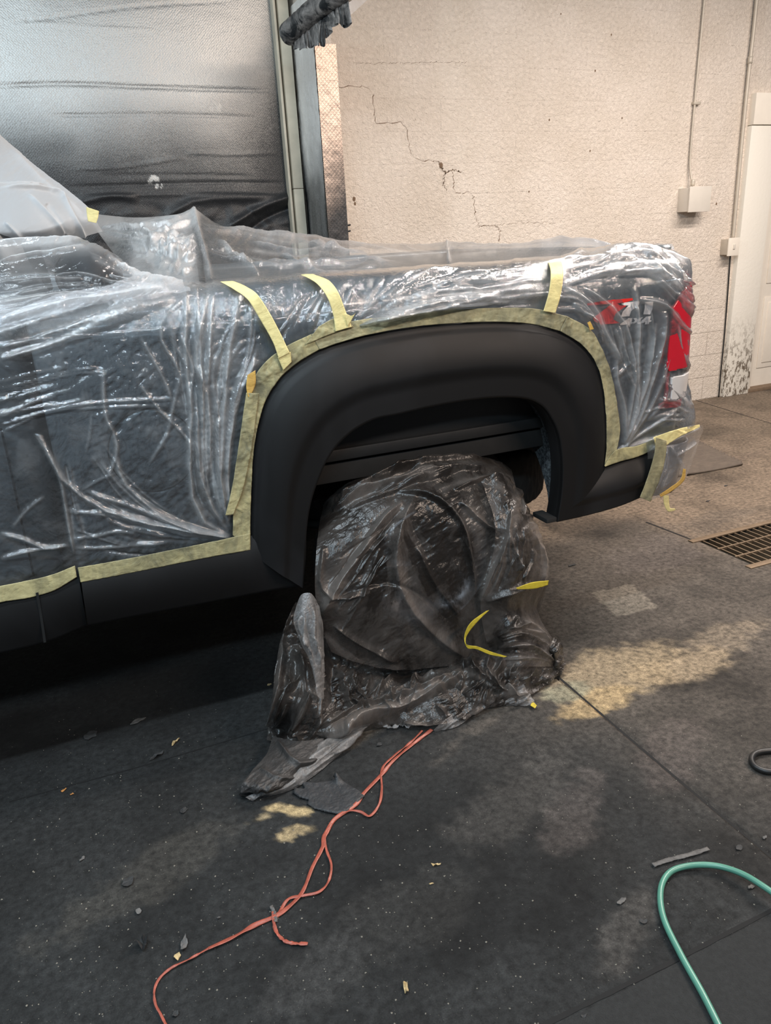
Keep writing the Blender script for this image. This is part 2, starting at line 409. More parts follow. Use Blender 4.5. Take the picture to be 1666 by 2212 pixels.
# ------------------------------------------------------------------ floor with sprayed stains
xs = np.concatenate([np.linspace(-3.5, -.9, 40), np.arange(-.88, 3.5, .012), np.linspace(3.55, 7.6, 90)])
ys = np.concatenate([np.arange(.3, 3.6, .012), np.linspace(3.65, 5.3, 50)])
gx, gy = np.meshgrid(xs, ys, indexing='ij')
wob = .16 * (fbm(gx * 2.2, gy * 2.2, 3, 4) - .5); wx = gx + 1.5 * wob; wy = gy + wob * 1.2
nA = fbm(gx * 5, gy * 5, 21, 5); nB = fbm(gx * 30, gy * 30, 31, 3); nC = fbm(gx * 1.6, gy * 1.6, 41, 4)
def lerp(a, b, t): return a * (1 - t[..., None]) + b * t[..., None]
c_dark = np.array([.021, .022, .022]); c_mid = np.array([.088, .075, .062]); c_brown = np.array([.185, .142, .103]); c_tan = np.array([.40, .30, .17])
col = np.ones(gx.shape + (3,)) * c_dark
col = lerp(col, c_mid, smooth(.75, 2.0, wx + .45 * (wy - 1.6) + .4 * (nA - .5)))
# bare concrete beyond the mats
bare = smooth(-.08, .18, (wx - 2.72) * .9) * smooth(2.0, 2.5, wy) + smooth(2.95, 3.2, wy) * smooth(1.2, 1.9, wx)
bare = np.clip(bare, 0, 1) * (1 - .75 * smooth(3.0, 2.1, gy) * smooth(3.4, 2.6, gx))
col = lerp(col, c_brown * (.75 + .5 * nA[..., None]) if False else c_brown, np.clip(bare, 0, 1))
col *= (1 - .5 * smooth(.48, .70, nC) - .25 * smooth(.45, .7, nA))[..., None]
def blob(px, py, rx, ry, rot, amt, c, th=.42, sh=.2):
    global col
    p = at(px, py, Z=0); dx = wx - p[0]; dy = wy - p[1]; cs, sn = math.cos(rot), math.sin(rot)
    a = (dx * cs + dy * sn) / rx; b = (-dx * sn + dy * cs) / ry
    g = np.exp(-(a * a + b * b)); t = smooth(th - sh, th + sh, g * .9 + ((nA - .5) * .8 + (nB - .5) * .7) * np.clip(g * 2.2 - .1, 0, 1))
    col = lerp(col, np.array(c), t * amt)
blob(1330, 1440, .32, .14, .1, .75, (.30, .235, .15)); blob(1300, 1500, .20, .06, .1, .75, (.38, .28, .15)); blob(1480, 1420, .25, .08, -.2, .55, (.34, .26, .16))
blob(1230, 1480, .10, .05, 0, .6, (.24, .24, .17)); blob(1560, 1380, .3, .1, .3, .4, (.30, .24, .17)); blob(1420, 1190, .3, .2, .2, .35, (.13, .11, .1))
blob(630, 1745, .09, .035, -.4, .95, (.42, .32, .17), .5, .12); blob(655, 1790, .06, .03, -.2, .8, (.38, .29, .16), .5, .12); blob(560, 1770, .05, .02, 0, .7, (.34, .27, .16), .5, .12)
blob(760, 1590, .25, .04, .25, .5, (.15, .12, .09)); blob(1060, 1540, .25, .04, .4, .35, (.14, .12, .1)); blob(330, 1880, .3, .08, .3, .25, (.09, .08, .065))
blob(1250, 1740, .15, .08, .6, .3, (.12, .10, .09)); blob(1450, 1640, .25, .10, .6, .25, (.12, .095, .085)); blob(1350, 2020, .12, .05, .5, .35, (.10, .09, .08))
blob(1560, 1000, .5, .06, .1, .5, (.12, .09, .07)); blob(1600, 930, .6, .12, .0, .4, (.14, .11, .08)); blob(1540, 1120, .35, .1, 0, .4, (.10, .085, .07))
blob(830, 2010, .3, .1, .2, .2, (.06, .057, .052)); blob(1130, 1700, .3, .1, .3, .3, (.085, .078, .07)); blob(700, 2090, .15, .07, .2, .2, (.06, .06, .06))
# clean rectangle where something stood
pc = [at(*p, Z=0)[:2] for p in [(1278, 1280), (1365, 1262), (1422, 1312), (1332, 1332)]]
rect = inpoly(gx + .006 * (nB - .5), gy, pc)
col = np.where(rect[..., None], lerp(col, np.array([.20, .175, .14]), np.full(gx.shape, .85)), col)
col *= (.80 + .4 * nB)[..., None]
jx = np.minimum(abs(gx - 1.42) + (gy > 2.15) * 9 + (gy < .9) * 9, 9)
fl = empty('floor'); struct(fl)
zz = np.zeros(gx.shape)
colA = np.concatenate([np.clip(col, 0, 1), np.ones(gx.shape + (1,))], -1)
m = N('stained floor')
ac = m.attr('stain', 'Color')
sp = m.n('TexVoronoi', {'Vector': m.co(), 'Scale': 55.0, 'Randomness': 1.0}); spk = m.ramp(sp.outputs['Distance'], .06, .09, (1,) * 3, (0,) * 3)
spm = m.math('MULTIPLY', spk, m.ramp(m.n('SeparateColor', {0: sp.outputs['Color']}).outputs[0], .74, .78))
fine = m.noise(260, 4, .75); g2 = m.noise(48, 5, .7)
cc = m.mix(1, ac, m.ramp(g2, .34, .68, (.45,) * 3, (1.6,) * 3), 'MULTIPLY'); cc = m.mix(.8, cc, m.ramp(fine, .3, .7, (.5,) * 3, (1.5,) * 3), 'MULTIPLY')
cc = m.mix(m.math('MULTIPLY', spm, .7), cc, (.30, .28, .24, 1))
M['floor'] = m.fin(m.pbr(cc, .78, 0, m.bump(m.math('ADD', fine, m.math('MULTIPLY', g2, 1.2)), .75, .005), Specular_IOR_Level=.35))
# cut out the drain, the joints are real grooves
GX0, GX1, GY0, GY1 = 2.80, 4.7, 2.33, 2.66
mask = ~((gx > GX0) & (gx < GX1) & (gy > GY0) & (gy < GY1))
def groove(d, w, dep):
    global zz
    zz = zz - dep * (1 - smooth(w * .5, w, d))
# snap grid lines to joint edges so grooves stay crisp
for xj in (1.415, 1.425):
    k = np.argmin(abs(xs - xj)); gx[k, :] = xj
in1 = (gy < 2.6) & (gy > .9)
k0 = np.argmin(abs(xs - 1.42)); zz[k0, :] = np.where(in1[k0], -.012, 0)
floor_main = struct(gridmesh('floor_surface', np.stack([gx, gy, zz], -1), M['floor'], fl, mask, {'stain': colA}))
M['joint'] = simple('joint filler', (.006, .006, .006, 1), .9)
def joint(pts, w, nm='floor_joint'):
    P = cr(pts, 40); d = np.gradient(P, axis=0); nn = np.stack([-d[:, 1], d[:, 0]], 1); nn /= np.linalg.norm(nn, axis=1, keepdims=True)
    ww = w * (.75 + .5 * fbm(np.arange(40) * .7, np.zeros(40), 5, 2)); V = []; Fs = []
    for i in range(40):
        for s in (-1, 1): V.append((*(P[i] + nn[i] * s * ww[i] / 2), .0012))
        if i: Fs.append((2 * i - 2, 2 * i - 1, 2 * i + 1, 2 * i))
    return struct(mesh(nm, V, Fs, M['joint'], fl, False))
f2 = lambda x, y: tuple(at(x, y, Z=0)[:2])
joint([f2(1205, 1462), f2(1430, 1655), f2(1700, 1880)], .009)
joint([f2(20, 1732), f2(300, 1657), f2(600, 1568)], .005)
joint([f2(1160, 2222), f2(1420, 2094), f2(1700, 1950)], .010)
joint([f2(1396, 1128), f2(1497, 1167)], .012)
joint([f2(1501, 864), f2(1666, 915)], .008)
# thin dark mat in the near right corner, its edge against the joint
V = [(*at(x, y, Z=0)[:2], .001) for x, y in [(1172, 2235), (1420, 2104), (1720, 1952), (1900, 2300), (1300, 2500)]]
V2 = [(v[0], v[1], .0035) for v in V]
struct(mesh('floor_overlay', V2, [tuple(range(5))], simple('dark mat', (.016, .017, .017, 1), .85, 0, .5, 90, .8, .004), fl, False))

# drain: pit + grate
box('floor_pit', (GX0, GX1, GY0, GY1, -.30, -.295), M['pit'], fl, 0)['kind'] = 'structure'
for nm, b in (('floor_pit_side', (GX0 - .01, GX0, GY0, GY1, -.3, -.002)), ('floor_pit_side', (GX0, GX1, GY1, GY1 + .01, -.3, -.002)), ('floor_pit_side', (GX0, GX1, GY0 - .01, GY0, -.3, -.002))):
    box(nm, b, M['pit'], fl, 0)['kind'] = 'structure'
gr = tag(empty('drain_grate', (3.3, 2.5, 0)), 'rusty steel grate lying in the floor drain at the right edge', 'drain grate')
box('grate_frame', (GX0 - .05, GX1, GY1, GY1 + .035, -.01, .006), M['grate'], gr, .003)
box('grate_frame', (GX0 - .05, GX1, GY0 - .035, GY0, -.01, .006), M['grate'], gr, .003)
for i in range(44):
    x = GX0 + .02 + i * .043; box('cross_bar', (x - .0035, x + .0035, GY0, GY1, -.03, -.001), M['grate'], gr, 0)
for y in (GY0 + .105, GY0 + .215): box('long_bar', (GX0, GX1, y - .005, y + .005, -.012, .002), M['grate'], gr, 0)

# ribbed rubber mat behind the truck
P = []; p0 = at(1380, 1042, Z=.02); p1 = at(1605, 1000, Z=.02); p2 = at(1500, 950, Z=.02); 
e1 = (p1 - p0); e2 = np.array([p2[0] - p1[0], p2[1] - p1[1], 0]); 
nu, nv = 60, 240
u, v = np.meshgrid(np.linspace(0, 1, nu), np.linspace(0, 1, nv), indexing='ij')
base = p0 + u[..., None] * e1 + v[..., None] * e2 * 1.15
base[..., 2] = .024 + .010 * np.sin(u * 5 + 1) * (1 - v) + .010 * (np.abs(((v * 18) % 1) - .5) < .26)
rm = gridmesh('ribbed_rubber_mat', base, M['ribmat']); solid(rm, .016, -1)
tag(rm, 'worn ribbed rubber mat on the concrete behind the truck bumper', 'mat')

# ------------------------------------------------------------------ back wall, door, electrical
YW = 5.17
V, Fs = boxgeo(-3.5, 5.50, YW, YW + .2, 0, 3.9); struct(mesh('wall_back', V, Fs, M['wall'], None, False)); wb = bpy.data.objects['wall_back']
V, Fs = boxgeo(5.50, 7.6, YW, YW + .2, 2.45, 3.9); struct(mesh('wall_back', V, Fs, M['wall'], None, False))
def crack(pts, w):
    P = cr(pts, 60); rng = np.random.RandomState(int(pts[0][0])); P = P + rng.randn(60, 2) * 1.6
    V = []; Fs = []
    for i, p in enumerate(P):
        a = w * (.35 + .9 * rng.rand())
        for s in (-1, 1): V.append(tuple(at(p[0] + s * a * .6, p[1] + s * a * .6, Y=YW - .001)))
        if i: Fs.append((2*i-2, 2*i-1, 2*i+1, 2*i))
    struct(mesh('wall_crack', V, Fs, M['crack'], wb, False))
crack([(716, 100), (718, 150), (724, 186), (790, 188), (806, 205), (812, 262), (833, 266), (872, 266), (881, 290), (884, 320), (902, 345), (948, 348)], 1.1)
crack([(948, 348), (960, 372), (978, 366), (996, 372)], 1.3); crack([(952, 355), (962, 375), (958, 400), (966, 412)], .7); crack([(978, 372), (984, 415), (1020, 418), (1026, 450), (1034, 485), (1076, 490), (1078, 520)], 1.0)
crack([(770, 135), (800, 137), (830, 136), (1010, 134)], .45); crack([(1030, 490), (1120, 482), (1200, 481)], .4)
for (x, y, r) in [(765, 430, 4), (767, 440, 3), (1187, 259, 2.2), (1286, 153, 2.2), (1143, 414, 2), (1275, 326, 2.2), (1548, 440, 3), (1212, 30, 1.6), (1321, 75, 2), (1344, 255, 2), (953, 357, 5)]:
    c = at(x, y, Y=YW); bm = bmesh.new()
    bmesh.ops.create_icosphere(bm, subdivisions=1, radius=r / 300, matrix=Matrix.Translation(c) @ Matrix.Diagonal((1, .25, 1.3, 1)))
    me = bpy.data.meshes.new('wall_hole'); bm.to_mesh(me); bm.free(); me.materials.append(M['crack']); struct(link(bpy.data.objects.new('wall_hole', me), wb))
# two black hooks beside the pilaster
for k, y in enumerate((487, 500)):
    p = at(747, y, Y=YW); h = tube('wall_hook', [(p[0] - .02, YW, p[2]), (p[0] - .02, YW - .03, p[2]), (p[0] + .01, YW - .035, p[2]), (p[0] + .022, YW - .03, p[2] + .002)], .006, M['black'], samples=16)
    tag(h, ('upper' if k == 0 else 'lower') + ' of two small black hooks on the wall beside the foil column', 'hook', 'black hooks by the foil column')
# door
XJ = 5.50
box('door_1', (5.86, 7.4, 5.23, 5.28, .02, 2.28), M['white'], None, 0)['kind'] = 'structure'; dr = bpy.data.objects['door_1']
def panel(x0, x1, z0, z1, nm='door_panel'):
    o = box(nm, (x0, x1, 5.222, 5.232, z0, z1), M['white'], dr, .006); o['kind'] = 'structure'
    o = box('door_panel_field', (x0 + .05, x1 - .05, 5.214, 5.228, z0 + .05, z1 - .05), M['white'], dr, .006); o['kind'] = 'structure'
for z0, z1 in ((.2, .86), (.98, 1.62), (1.74, 1.98)): panel(5.99, 6.4, z0, z1); panel(6.5, 6.92, z0, z1)
o = box('door_window', (6.02, 6.9, 5.212, 5.226, 2.04, 2.24), M['glass'], dr, .004); o['kind'] = 'structure'
struct(box('trim_1', (XJ - .005, 5.80, YW - .05, YW + .06, 0.0, 2.27), M['peel'], None, .006))
struct(box('trim_2', (XJ, 7.5, YW - .06, YW + .06, 2.275, 2.51), M['white'], None, .006))
struct(box('trim_3', (5.80, 7.5, 5.13, 5.3, 0, .03), simple('threshold', srgb(120, 100, 80), .8), None, .004))
struct(box('trim_4', (5.80, 5.865, YW - .01, YW + .07, 0.03, 2.275), M['white'], None, .004))
# junction box with conduit
jb = tag(empty('junction_box', (4.99, YW, 1.73)), 'square painted junction box on the wall at the foot of the thin conduit', 'junction box')
a = at(1494, 402, Y=YW - .13); b = at(1529, 455, Y=YW - .13)
box('box_body', (a[0] - .01, b[0] + .01, YW - .13, YW, b[2] + .0, a[2] - .01), M['elec'], jb, .004)
box('box_cover', (a[0] - .017, b[0] + .017, YW - .137, YW - .126, b[2] - .006, a[2] - .004), M['elec'], jb, .003)
c1 = tag(empty('thin_conduit', (4.92, YW, 2.5)), 'thin painted conduit running down the wall into the square junction box', 'conduit')
pp = [at(1526, -50, Y=YW - .02), at(1522, 0, Y=YW - .02), at(1501, 225, Y=YW - .02), at(1491, 350, Y=YW - .02), at(1493, 378, Y=YW - .035), at(1497, 402, Y=YW - .06)]
tube('pipe', pp, .0085, M['conduit'], c1, samples=80)
p = at(1501, 224, Y=YW); box('conduit_clip', (p[0] - .035, p[0] + .035, YW - .032, YW, p[2] - .01, p[2] + .01), M['conduit'], c1, .003)
p = at(1497, 396, Y=YW - .06); tube('connector', [p + (0, 0, .03), p - (0, 0, .02)], .017, M['conduit'], c1, samples=4)
c2 = tag(empty('thick_conduit', (5.4, YW, 2.2)), 'thicker painted conduit beside the door trim, running down to the switch box', 'conduit')
pp = [at(1640, -50, Y=YW - .03), at(1628, 70, Y=YW - .03), at(1621, 130, Y=YW - .03), at(1613, 205, Y=YW - .03), at(1600, 340, Y=YW - .03), at(1584, 516, Y=YW - .03)]
tube('pipe', pp, .014, M['conduit'], c2, samples=80)
p = at(1621, 130, Y=YW - .03); tube('coupling', [p + (0, 0, .025), p - (0, 0, .025)], .019, M['conduit'], c2, samples=4)
sw = tag(empty('switch_box', (5.38, YW, 1.4)), 'small switch box with white cover plate beside the door trim', 'switch box')
a = at(1577, 514, Y=YW - .09); b = at(1590, 552, Y=YW - .09)
box('box_body', (a[0] - .005, b[0] + .0, YW - .085, YW, b[2] + .01, a[2] - .01), M['conduit'], sw, .004)
box('cover_plate', (a[0] - .01, b[0] + .025, YW - .095, YW - .083, b[2], a[2]), M['white'], sw, .003)
p = (a + b) / 2; box('outlet', (p[0] - .004, p[0] + .02, YW - .102, YW - .094, p[2] - .02, p[2] + .02), M['elec'], sw, .003)
cb = tube('cable', [at(1578, 552, Y=YW - .015), at(1572, 640, Y=YW - .015), at(1564, 740, Y=YW - .015), at(1558, 800, Y=YW - .02), at(1553, 858, Y=YW - .02)], .006, M['hose_black'], samples=50)
tag(cb, 'dark cable running from the switch box down to the floor beside the door trim', 'cable')

# ------------------------------------------------------------------ foil curtain, batten, pilaster
YF = 5.10
def foilsheet(name, x0, x1, z0, z1, mat, n=(360, 300)):
    X, Zg = np.meshgrid(np.linspace(x0, x1, n[0]), np.linspace(z0, z1, n[1]), indexing='ij')
    Yg = np.full(X.shape, YF)
    P = np.stack([X, Yg, Zg], -1); px = proj(P)
    folds = [([(-40, 190), (60, 183), (180, 183), (300, 188), (430, 193), (600, 197)], 3, -.006, 14), ([(-10, 55), (120, 38), (300, 15), (500, 4)], 2, -.003, 10),
             ([(-20, 50), (90, 52), (240, 62), (340, 66)], 2, .002, 10), ([(140, 405), (250, 402), (430, 395), (620, 396)], 3, -.007, 10), ([(160, 425), (300, 422), (420, 420), (620, 424)], 3, .006, 10),
             ([(640, 420), (560, 450), (500, 485), (480, 500)], 9, .03, 8), ([(640, 445), (580, 470), (520, 510)], 8, -.03, 8), ([(300, 520), (380, 455), (430, 432), (600, 428)], 10, .02, 8), ([(160, 440), (240, 425), (300, 430)], 8, .015, 8),
             ([(100, 250), (350, 248), (560, 255)], 2.5, -.004, 8), ([(210, 380), (400, 378), (560, 382)], 2.5, -.004, 8), ([(150, 366), (260, 362), (400, 340)], 2.5, .004, 8),
             ([(400, 330), (500, 334), (600, 330)], 2.5, .004, 8)]
    Hh, _ = foldfield(px, folds)
    loose = smooth(430, 470, px[..., 1])
    Hh = Hh + 0.012 * (fbm(X * 1.2, Zg * 1.6, 8, 2) - .5) + loose * .04 * crumple(X * 3, Zg * 5, 4) + .0015 * (fbm(X * 9, Zg * 16, 12, 3) - .5)
    P[..., 1] -= Hh + .01
    py_ = px[..., 1]; pxx = px[..., 0]
    nz_ = fbm(X * 1.6, Zg * 1.6, 70, 4) - .5
    t = smooth(150, 430, py_ + 150 * nz_ + .06 * (200 - pxx)) * .96
    t = np.maximum(t, smooth(400, 650, pxx + 130 * nz_ + (py_ - 200) * .25) * smooth(-150, 260, py_) * .93)
    t = np.maximum(t, .45 * smooth(120, -30, py_ + pxx * .2) * smooth(60, 300, pxx + 200 * nz_))
    t = np.maximum(t, smooth(330, 120, pxx + 100 * nz_) * smooth(215, 330, py_) * .8)
    for cx, cy, r in ((332, 390, 13), (465, 232, 14), (440, 228, 10), (343, 402, 8)):
        d = np.hypot(pxx - cx, (py_ - cy) * 1.2); t = np.where((d < r) & (fbm(X * 60, Zg * 60, 5, 2) > .5), .1, t)
    t = np.maximum(t, smooth(400, 424, py_) * .97 * (fbm(X * 30, Zg * 30, 5, 2) > .25))
    return gridmesh(name, P, mat, None, None, {'spray': t})
tag(foilsheet('foil_curtain', -1.2, 1.53, .6, 3.4, M['foil']), 'large silver foil curtain behind the truck, black overspray along its bottom', 'curtain')
bt = tag(empty('wall_batten', (1.5, 5.05, 1.5)), 'tall pale vertical batten between the foil curtain and the foil column', 'batten')
xl = at(595, 0, Y=5.06)[0]
box('batten_lower', (xl - .0, xl + .065, 5.02, 5.10, 0.0, at(640, 408, Y=5.02)[2]), M['post'], bt, .004)
box('batten_upper', (xl - .0, xl + .065, 5.02, 5.10, at(640, 407, Y=5.02)[2], 3.4), M['post'], bt, .004)
box('edge_bead', (xl - .028, xl - .012, 5.03, 5.10, 0.0, 3.4), M['post'], bt, .004)
# pilaster wrapped in foil
px0, px1, pyn = 1.585, 1.70, 4.66
struct(box('wall_pilaster', (px0 + .012, px1 - .004, pyn + .012, YW, 0, 3.6), M['wall'], None, .01))
def wrap(name, P, mat, spr):
    return gridmesh(name, P, mat, None, None, {'spray': spr})
yy, zg = np.meshgrid(np.linspace(5.06, pyn, 70), np.linspace(.3, 2.9, 380), indexing='ij')
P = np.stack([px0 - .004 - .012 * crumple(yy * 5, zg * 4, 14) - .003 * fbm(yy * 30, zg * 60, 3, 2), yy, zg], -1)
t = np.clip(.0 + .80 * smooth(2.3, 1.75, zg + .3 * (fbm(yy * 5, zg * 5, 6, 4) - .5)) + .25 * (fbm(yy * 14, zg * 3, 61, 3) - .5) + .3 * smooth(4.98, 5.06, yy), 0, 1)
tag(wrap('foil_side_wrap', P, M['foil_side'], t), 'dull grey foil covering the left side of the narrow column', 'foil sheet')
xx, zg = np.meshgrid(np.linspace(px0 - .002, px1 + .012, 60), np.linspace(.3, at(690, 90, Y=pyn)[2] - .01, 400), indexing='ij')
P = np.stack([xx, pyn - .002 - .004 * fbm(xx * 30, zg * 25, 3, 3), zg], -1)
t = np.clip(.18 + .8 * smooth(2.25, 1.6, zg + .25 * (fbm(xx * 9, zg * 5, 16, 4) - .5) + (1.62 - xx) * 1.2), 0, 1)
tag(wrap('foil_front_wrap', P, M['foil_diag'], t), 'coppery diamond-patterned foil strip on the front of the narrow column', 'foil sheet')
# rolled up black-sprayed plastic sheet overhead
ru = tag(empty('rolled_plastic_sheet', (1.5, 4.5, 2.7)), 'rolled up plastic sheet with black overspray hanging over the foil column', 'rolled sheet')
a = at(618, 78, Y=4.45); b = at(760, -35, Y=3.9)
m = N('sprayed roll')
M['roll'] = m.fin(m.pbr(m.ramp(m.noise(11, 5, .7, None, .8), .42, .62, (.014, .016, .018), (.26, .24, .225)), .34, 0, m.bump(m.noise(30, 4, .7), .5, .01)))
n = 40; sm = 160; C = cr([a, (a + b) / 2 + np.array([0, 0, .01]), b], sm); T = _n(b - a); S = _n(np.cross(T, (0, 0, 1))); U = np.cross(S, T)
ang = np.linspace(0, 2 * math.pi, n, endpoint=False); tt = np.linspace(0, 1, sm)
rr = .056 * np.sqrt(np.clip(tt * 30, 0.02, 1))[:, None] * (1 + .12 * crumple(np.cos(ang)[None] * 1.5 + tt[:, None] * 2, np.sin(ang)[None] * 1.5 + tt[:, None] * 14, 3))
P = C[:, None] + rr[..., None] * (np.cos(ang)[None, :, None] * S + np.sin(ang)[None, :, None] * U)
gridmesh('roll', P, M['roll'], ru, None, {'layers_and_haze': np.ones(P.shape[:2]) * .4}, closev=True)
# fringe hanging below the roll
s, v = np.meshgrid(np.linspace(.10, .95, 150), np.linspace(0, 1, 30), indexing='ij')
q = cr([a, b], 150)[:, None] * 1.0
q = (a + (b - a) * s[..., None]); q = q + np.array([0, 0, -1.0]) * (v * (.05 + .13 * fbm(s * 9, s * 0, 4, 3) * smooth(.0, .5, s)))[..., None] - np.array([0, 0, .03])
q[..., 1] -= .02 * np.sin(s * 95 + 4 * fbm(s * 8, v, 3, 2)) * (v + .2); q[..., 0] += .012 * np.sin(s * 70) * v
gridmesh('fringe', q, M['roll'], ru, None, {'layers_and_haze': np.ones(q.shape[:2]) * .2})
# loose flap behind the roll, top edge leaving the frame
fl2 = np.array([[at(700, 78, Y=4.5), at(712, 62, Y=4.48), at(760, 30, Y=4.4), at(815, -20, Y=4.3)], [at(690, 30, Y=4.5), at(715, 5, Y=4.48), at(750, -20, Y=4.4), at(790, -50, Y=4.3)]])
A = np.array([cr(r, 60) for r in fl2]); q = np.stack([A[0] * (1 - t) + A[1] * t for t in np.linspace(0, 1, 14)])
M['flap'] = film_mat('peach film', base=.65, k=.2, milk=(.82, .70, .62), rough=.3, bst=.4)
gridmesh('flap', q, M['flap'], ru, None, {'layers_and_haze': np.zeros(q.shape[:2])})

# ================================================================== TRUCK
YS = 2.20; XG = -.105; XR = 2.092; RC = .065; ZT = 1.415
truck = tag(empty('pickup_truck', (.9, 3.2, 0)), 'grey pickup truck wrapped in clear film, its black fender flare left bare', 'truck')
def hpath(u):
    """u runs along the side, round the rear corner, along the tailgate. returns x,y,nx,ny (outward)"""
    u = np.asarray(u, float); a = np.clip((u - XR) / RC, 0, math.pi / 2)
    x = np.where(u < XR, u, XR + RC * np.sin(a)); y = np.where(u < XR, YS, YS + RC * (1 - np.cos(a))) + np.clip(u - XR - RC * math.pi / 2, 0, None)
    return x, y, np.sin(a), -np.cos(a)
SV = np.array([.42, .70, 1.0, 1.25, 1.345, 1.375, 1.40, 1.425, 1.455, 1.50, 1.60, 1.70])
IN = np.array([.018, .0, -.006, .0, .008, .020, .040, .066, .095, .14, .24, .34]); ZV = np.array([.42, .70, 1.0, 1.25, 1.355, 1.392, 1.418, 1.436, 1.445, 1.448, 1.448, 1.445])
def vprof(s):
    s = np.asarray(s, float)
    # smooth by averaging
    acc_i = 0; acc_z = 0
    for d in (-.02, -.01, 0, .01, .02): acc_i = acc_i + np.interp(s + d, SV, IN); acc_z = acc_z + np.interp(s + d, SV, ZV)
    return acc_i / 5, acc_z / 5
def bodysurf(us, ss, off=0.0):
    u, s = np.meshgrid(us, ss, indexing='ij'); x, y, nx, ny = hpath(u); i, z = vprof(s)
    e = 1e-3; i2, z2 = vprof(s + e); tz = (z2 - z) / e; ti = (i2 - i) / e; l = np.hypot(tz, ti) + 1e-9; tz /= l; ti /= l
    nr = tz; nzz = ti        # profile normal: outward component, up component
    P = np.stack([x - nx * i + nx * nr * off, y - ny * i + ny * nr * off, z + nzz * off], -1)
    Nn = np.stack([nx * nr, ny * nr, nzz], -1)
    return P, Nn, u, s
inner = [(654, 1270), (658, 1200), (665, 1119), (675, 1072), (690, 1030), (705, 996), (724, 967), (747, 943), (770, 925), (810, 905), (854, 896), (938, 877), (1014, 864), (1085, 858), (1140, 862), (1173, 879), (1194, 909), (1205, 935), (1211, 963), (1215, 1014), (1212, 1070), (1203, 1127)]
outer = [(541, 1192), (541, 1130), (543, 1060), (547, 985), (556, 925), (572, 870), (600, 822), (640, 785), (690, 756), (740, 738), (800, 722), (900, 705), (1000, 696), (1080, 694), (1150, 699), (1210, 714), (1255, 742), (1285, 780), (1302, 830), (1309, 890), (1311, 950), (1307, 1006)]
def pp3(pts, Y): return [at(p[0], p[1], Y=Y) for p in pts]
arch_px = inner + [(1200, 1200), (654, 1330)]
# arch hole: a little larger than the flare's inner edge
hole = [(p[0] + (6 if 700 < p[0] < 1150 else (-8 if p[0] <= 700 else 8)), p[1] - (10 if 700 < p[0] < 1180 else 0)) for p in inner] + [(1214, 1500), (640, 1500)]
P, Nn, u, s = bodysurf(np.concatenate([np.linspace(XG, XR, 300), np.linspace(XR + .004, XR + .3, 50)]), np.concatenate([np.linspace(.50, 1.34, 140), np.linspace(1.345, 1.53, 50)]))
# fuel door groove
fc = at(330, 972, Y=YS); d = np.hypot(P[..., 0] - fc[0], P[..., 2] - fc[2]); P += Nn * (-.006 * np.exp(-((d - .123) / .004) ** 2))[..., None]
px = proj(P)
mask = ~inpoly(px[..., 0], px[..., 1], hole)
# lower rear cut-out (body stops above the bumper)
rear_cut = [(1385, 990), (1400, 958), (1440, 938), (1700, 880), (1700, 1500), (1200, 1500), (1214, 1120), (1380, 1070)]
mask &= ~inpoly(px[..., 0], px[..., 1], rear_cut)
bs_ = gridmesh('bed_side', P, M['paint'], truck, mask); solid(bs_, .01, -1)
# fuel door seam as its own ring
a = np.linspace(0, 2 * math.pi, 90); V = []; Fs = []
for i, t in enumerate(a):
    for r in (.1215, .1245): V.append((fc[0] + r * math.cos(t), YS - .0075, fc[2] + r * math.sin(t)))
    if i: Fs.append((2*i-2, 2*i-1, 2*i+1, 2*i))
V_, F_ = [], []
fd = mesh('fuel_door_seam', V, Fs, M['black'], truck, False)
# ---- rocker + flare: one black moulding each
def flare_surface():
    nt = 34; O = np.array(pp3(outer, YS - .004)); I = np.array(pp3(inner, YS - .045)); nn = 260
    O = cr(O, nn); I = cr(I, nn); ts = np.linspace(0, 1, nt); P = np.zeros((nn, nt + 8, 3))
    k = np.linspace(0, 1, nn)
    for j, t in enumerate(ts):
        Q = O * (1 - t) + I * t
        bul = .045 * math.sin(min(t / .62, 1) * math.pi / 2) * 1.0
        g = -.006 * math.exp(-((t - .075) / .02) ** 2) + .008 * smooth(0, .05, t)
        crease = -.010 * smooth(.56, .74, t)
        Q = Q.copy(); Q[:, 1] = YS - .006 - bul - g - crease + 0.0
        P[:, j] = Q
    for j in range(8):      # rolled lip going inward
        a = (j + 1) / 8 * math.pi / 2
        Q = I.copy(); c = P[:, nt - 1, 1]
        Q[:, 1] = c + .02 * math.sin(a) + (.05 if j == 7 else 0); P[:, nt + j] = Q + (P[:, nt - 1] - P[:, nt - 2]) * (1 - math.cos(a)) * .6 * np.array([1, 0, 1])
    return P
P = flare_surface(); FLP = P
gridmesh('fender_flare', P, M['flare'], truck)
# rear lower portion of the flare (below the tape, behind the arch) and rocker in front of it
def sheet(name, top, bot, Yt, Yb, mat, turn=.05, n=60, parent=truck, lipdir=1):
    T = cr(pp3(top, Yt), n); B = cr(pp3(bot, Yb), n); rows = [T * (1 - t) + B * t for t in np.linspace(0, 1, 26)]
    for j, r in enumerate(rows):
        t = j / 25; r[:, 1] -= .02 * math.sin(t * math.pi) * 1.0
    for j in range(1, 7):
        a = j / 6 * math.pi / 2; r = B.copy(); r[:, 1] += turn * math.sin(a); r[:, 2] -= .012 * (1 - math.cos(a)) * 0 ; r[:, 2] += .0; rows.append(r + np.array([0, 0, -.012 * math.sin(a)]))
    return gridmesh(name, np.stack(rows, 0), mat, parent)
Tn = cr(pp3([(1307, 1006), (1345, 992), (1385, 980), (1420, 962)], YS - .004), 60); Bn = cr(pp3([(1203, 1127), (1270, 1112), (1340, 1092), (1386, 1073)], YS - .045), 60); rws = []
Tn[0] = FLP[-1, 0]; Bn[0] = FLP[-1, 33]
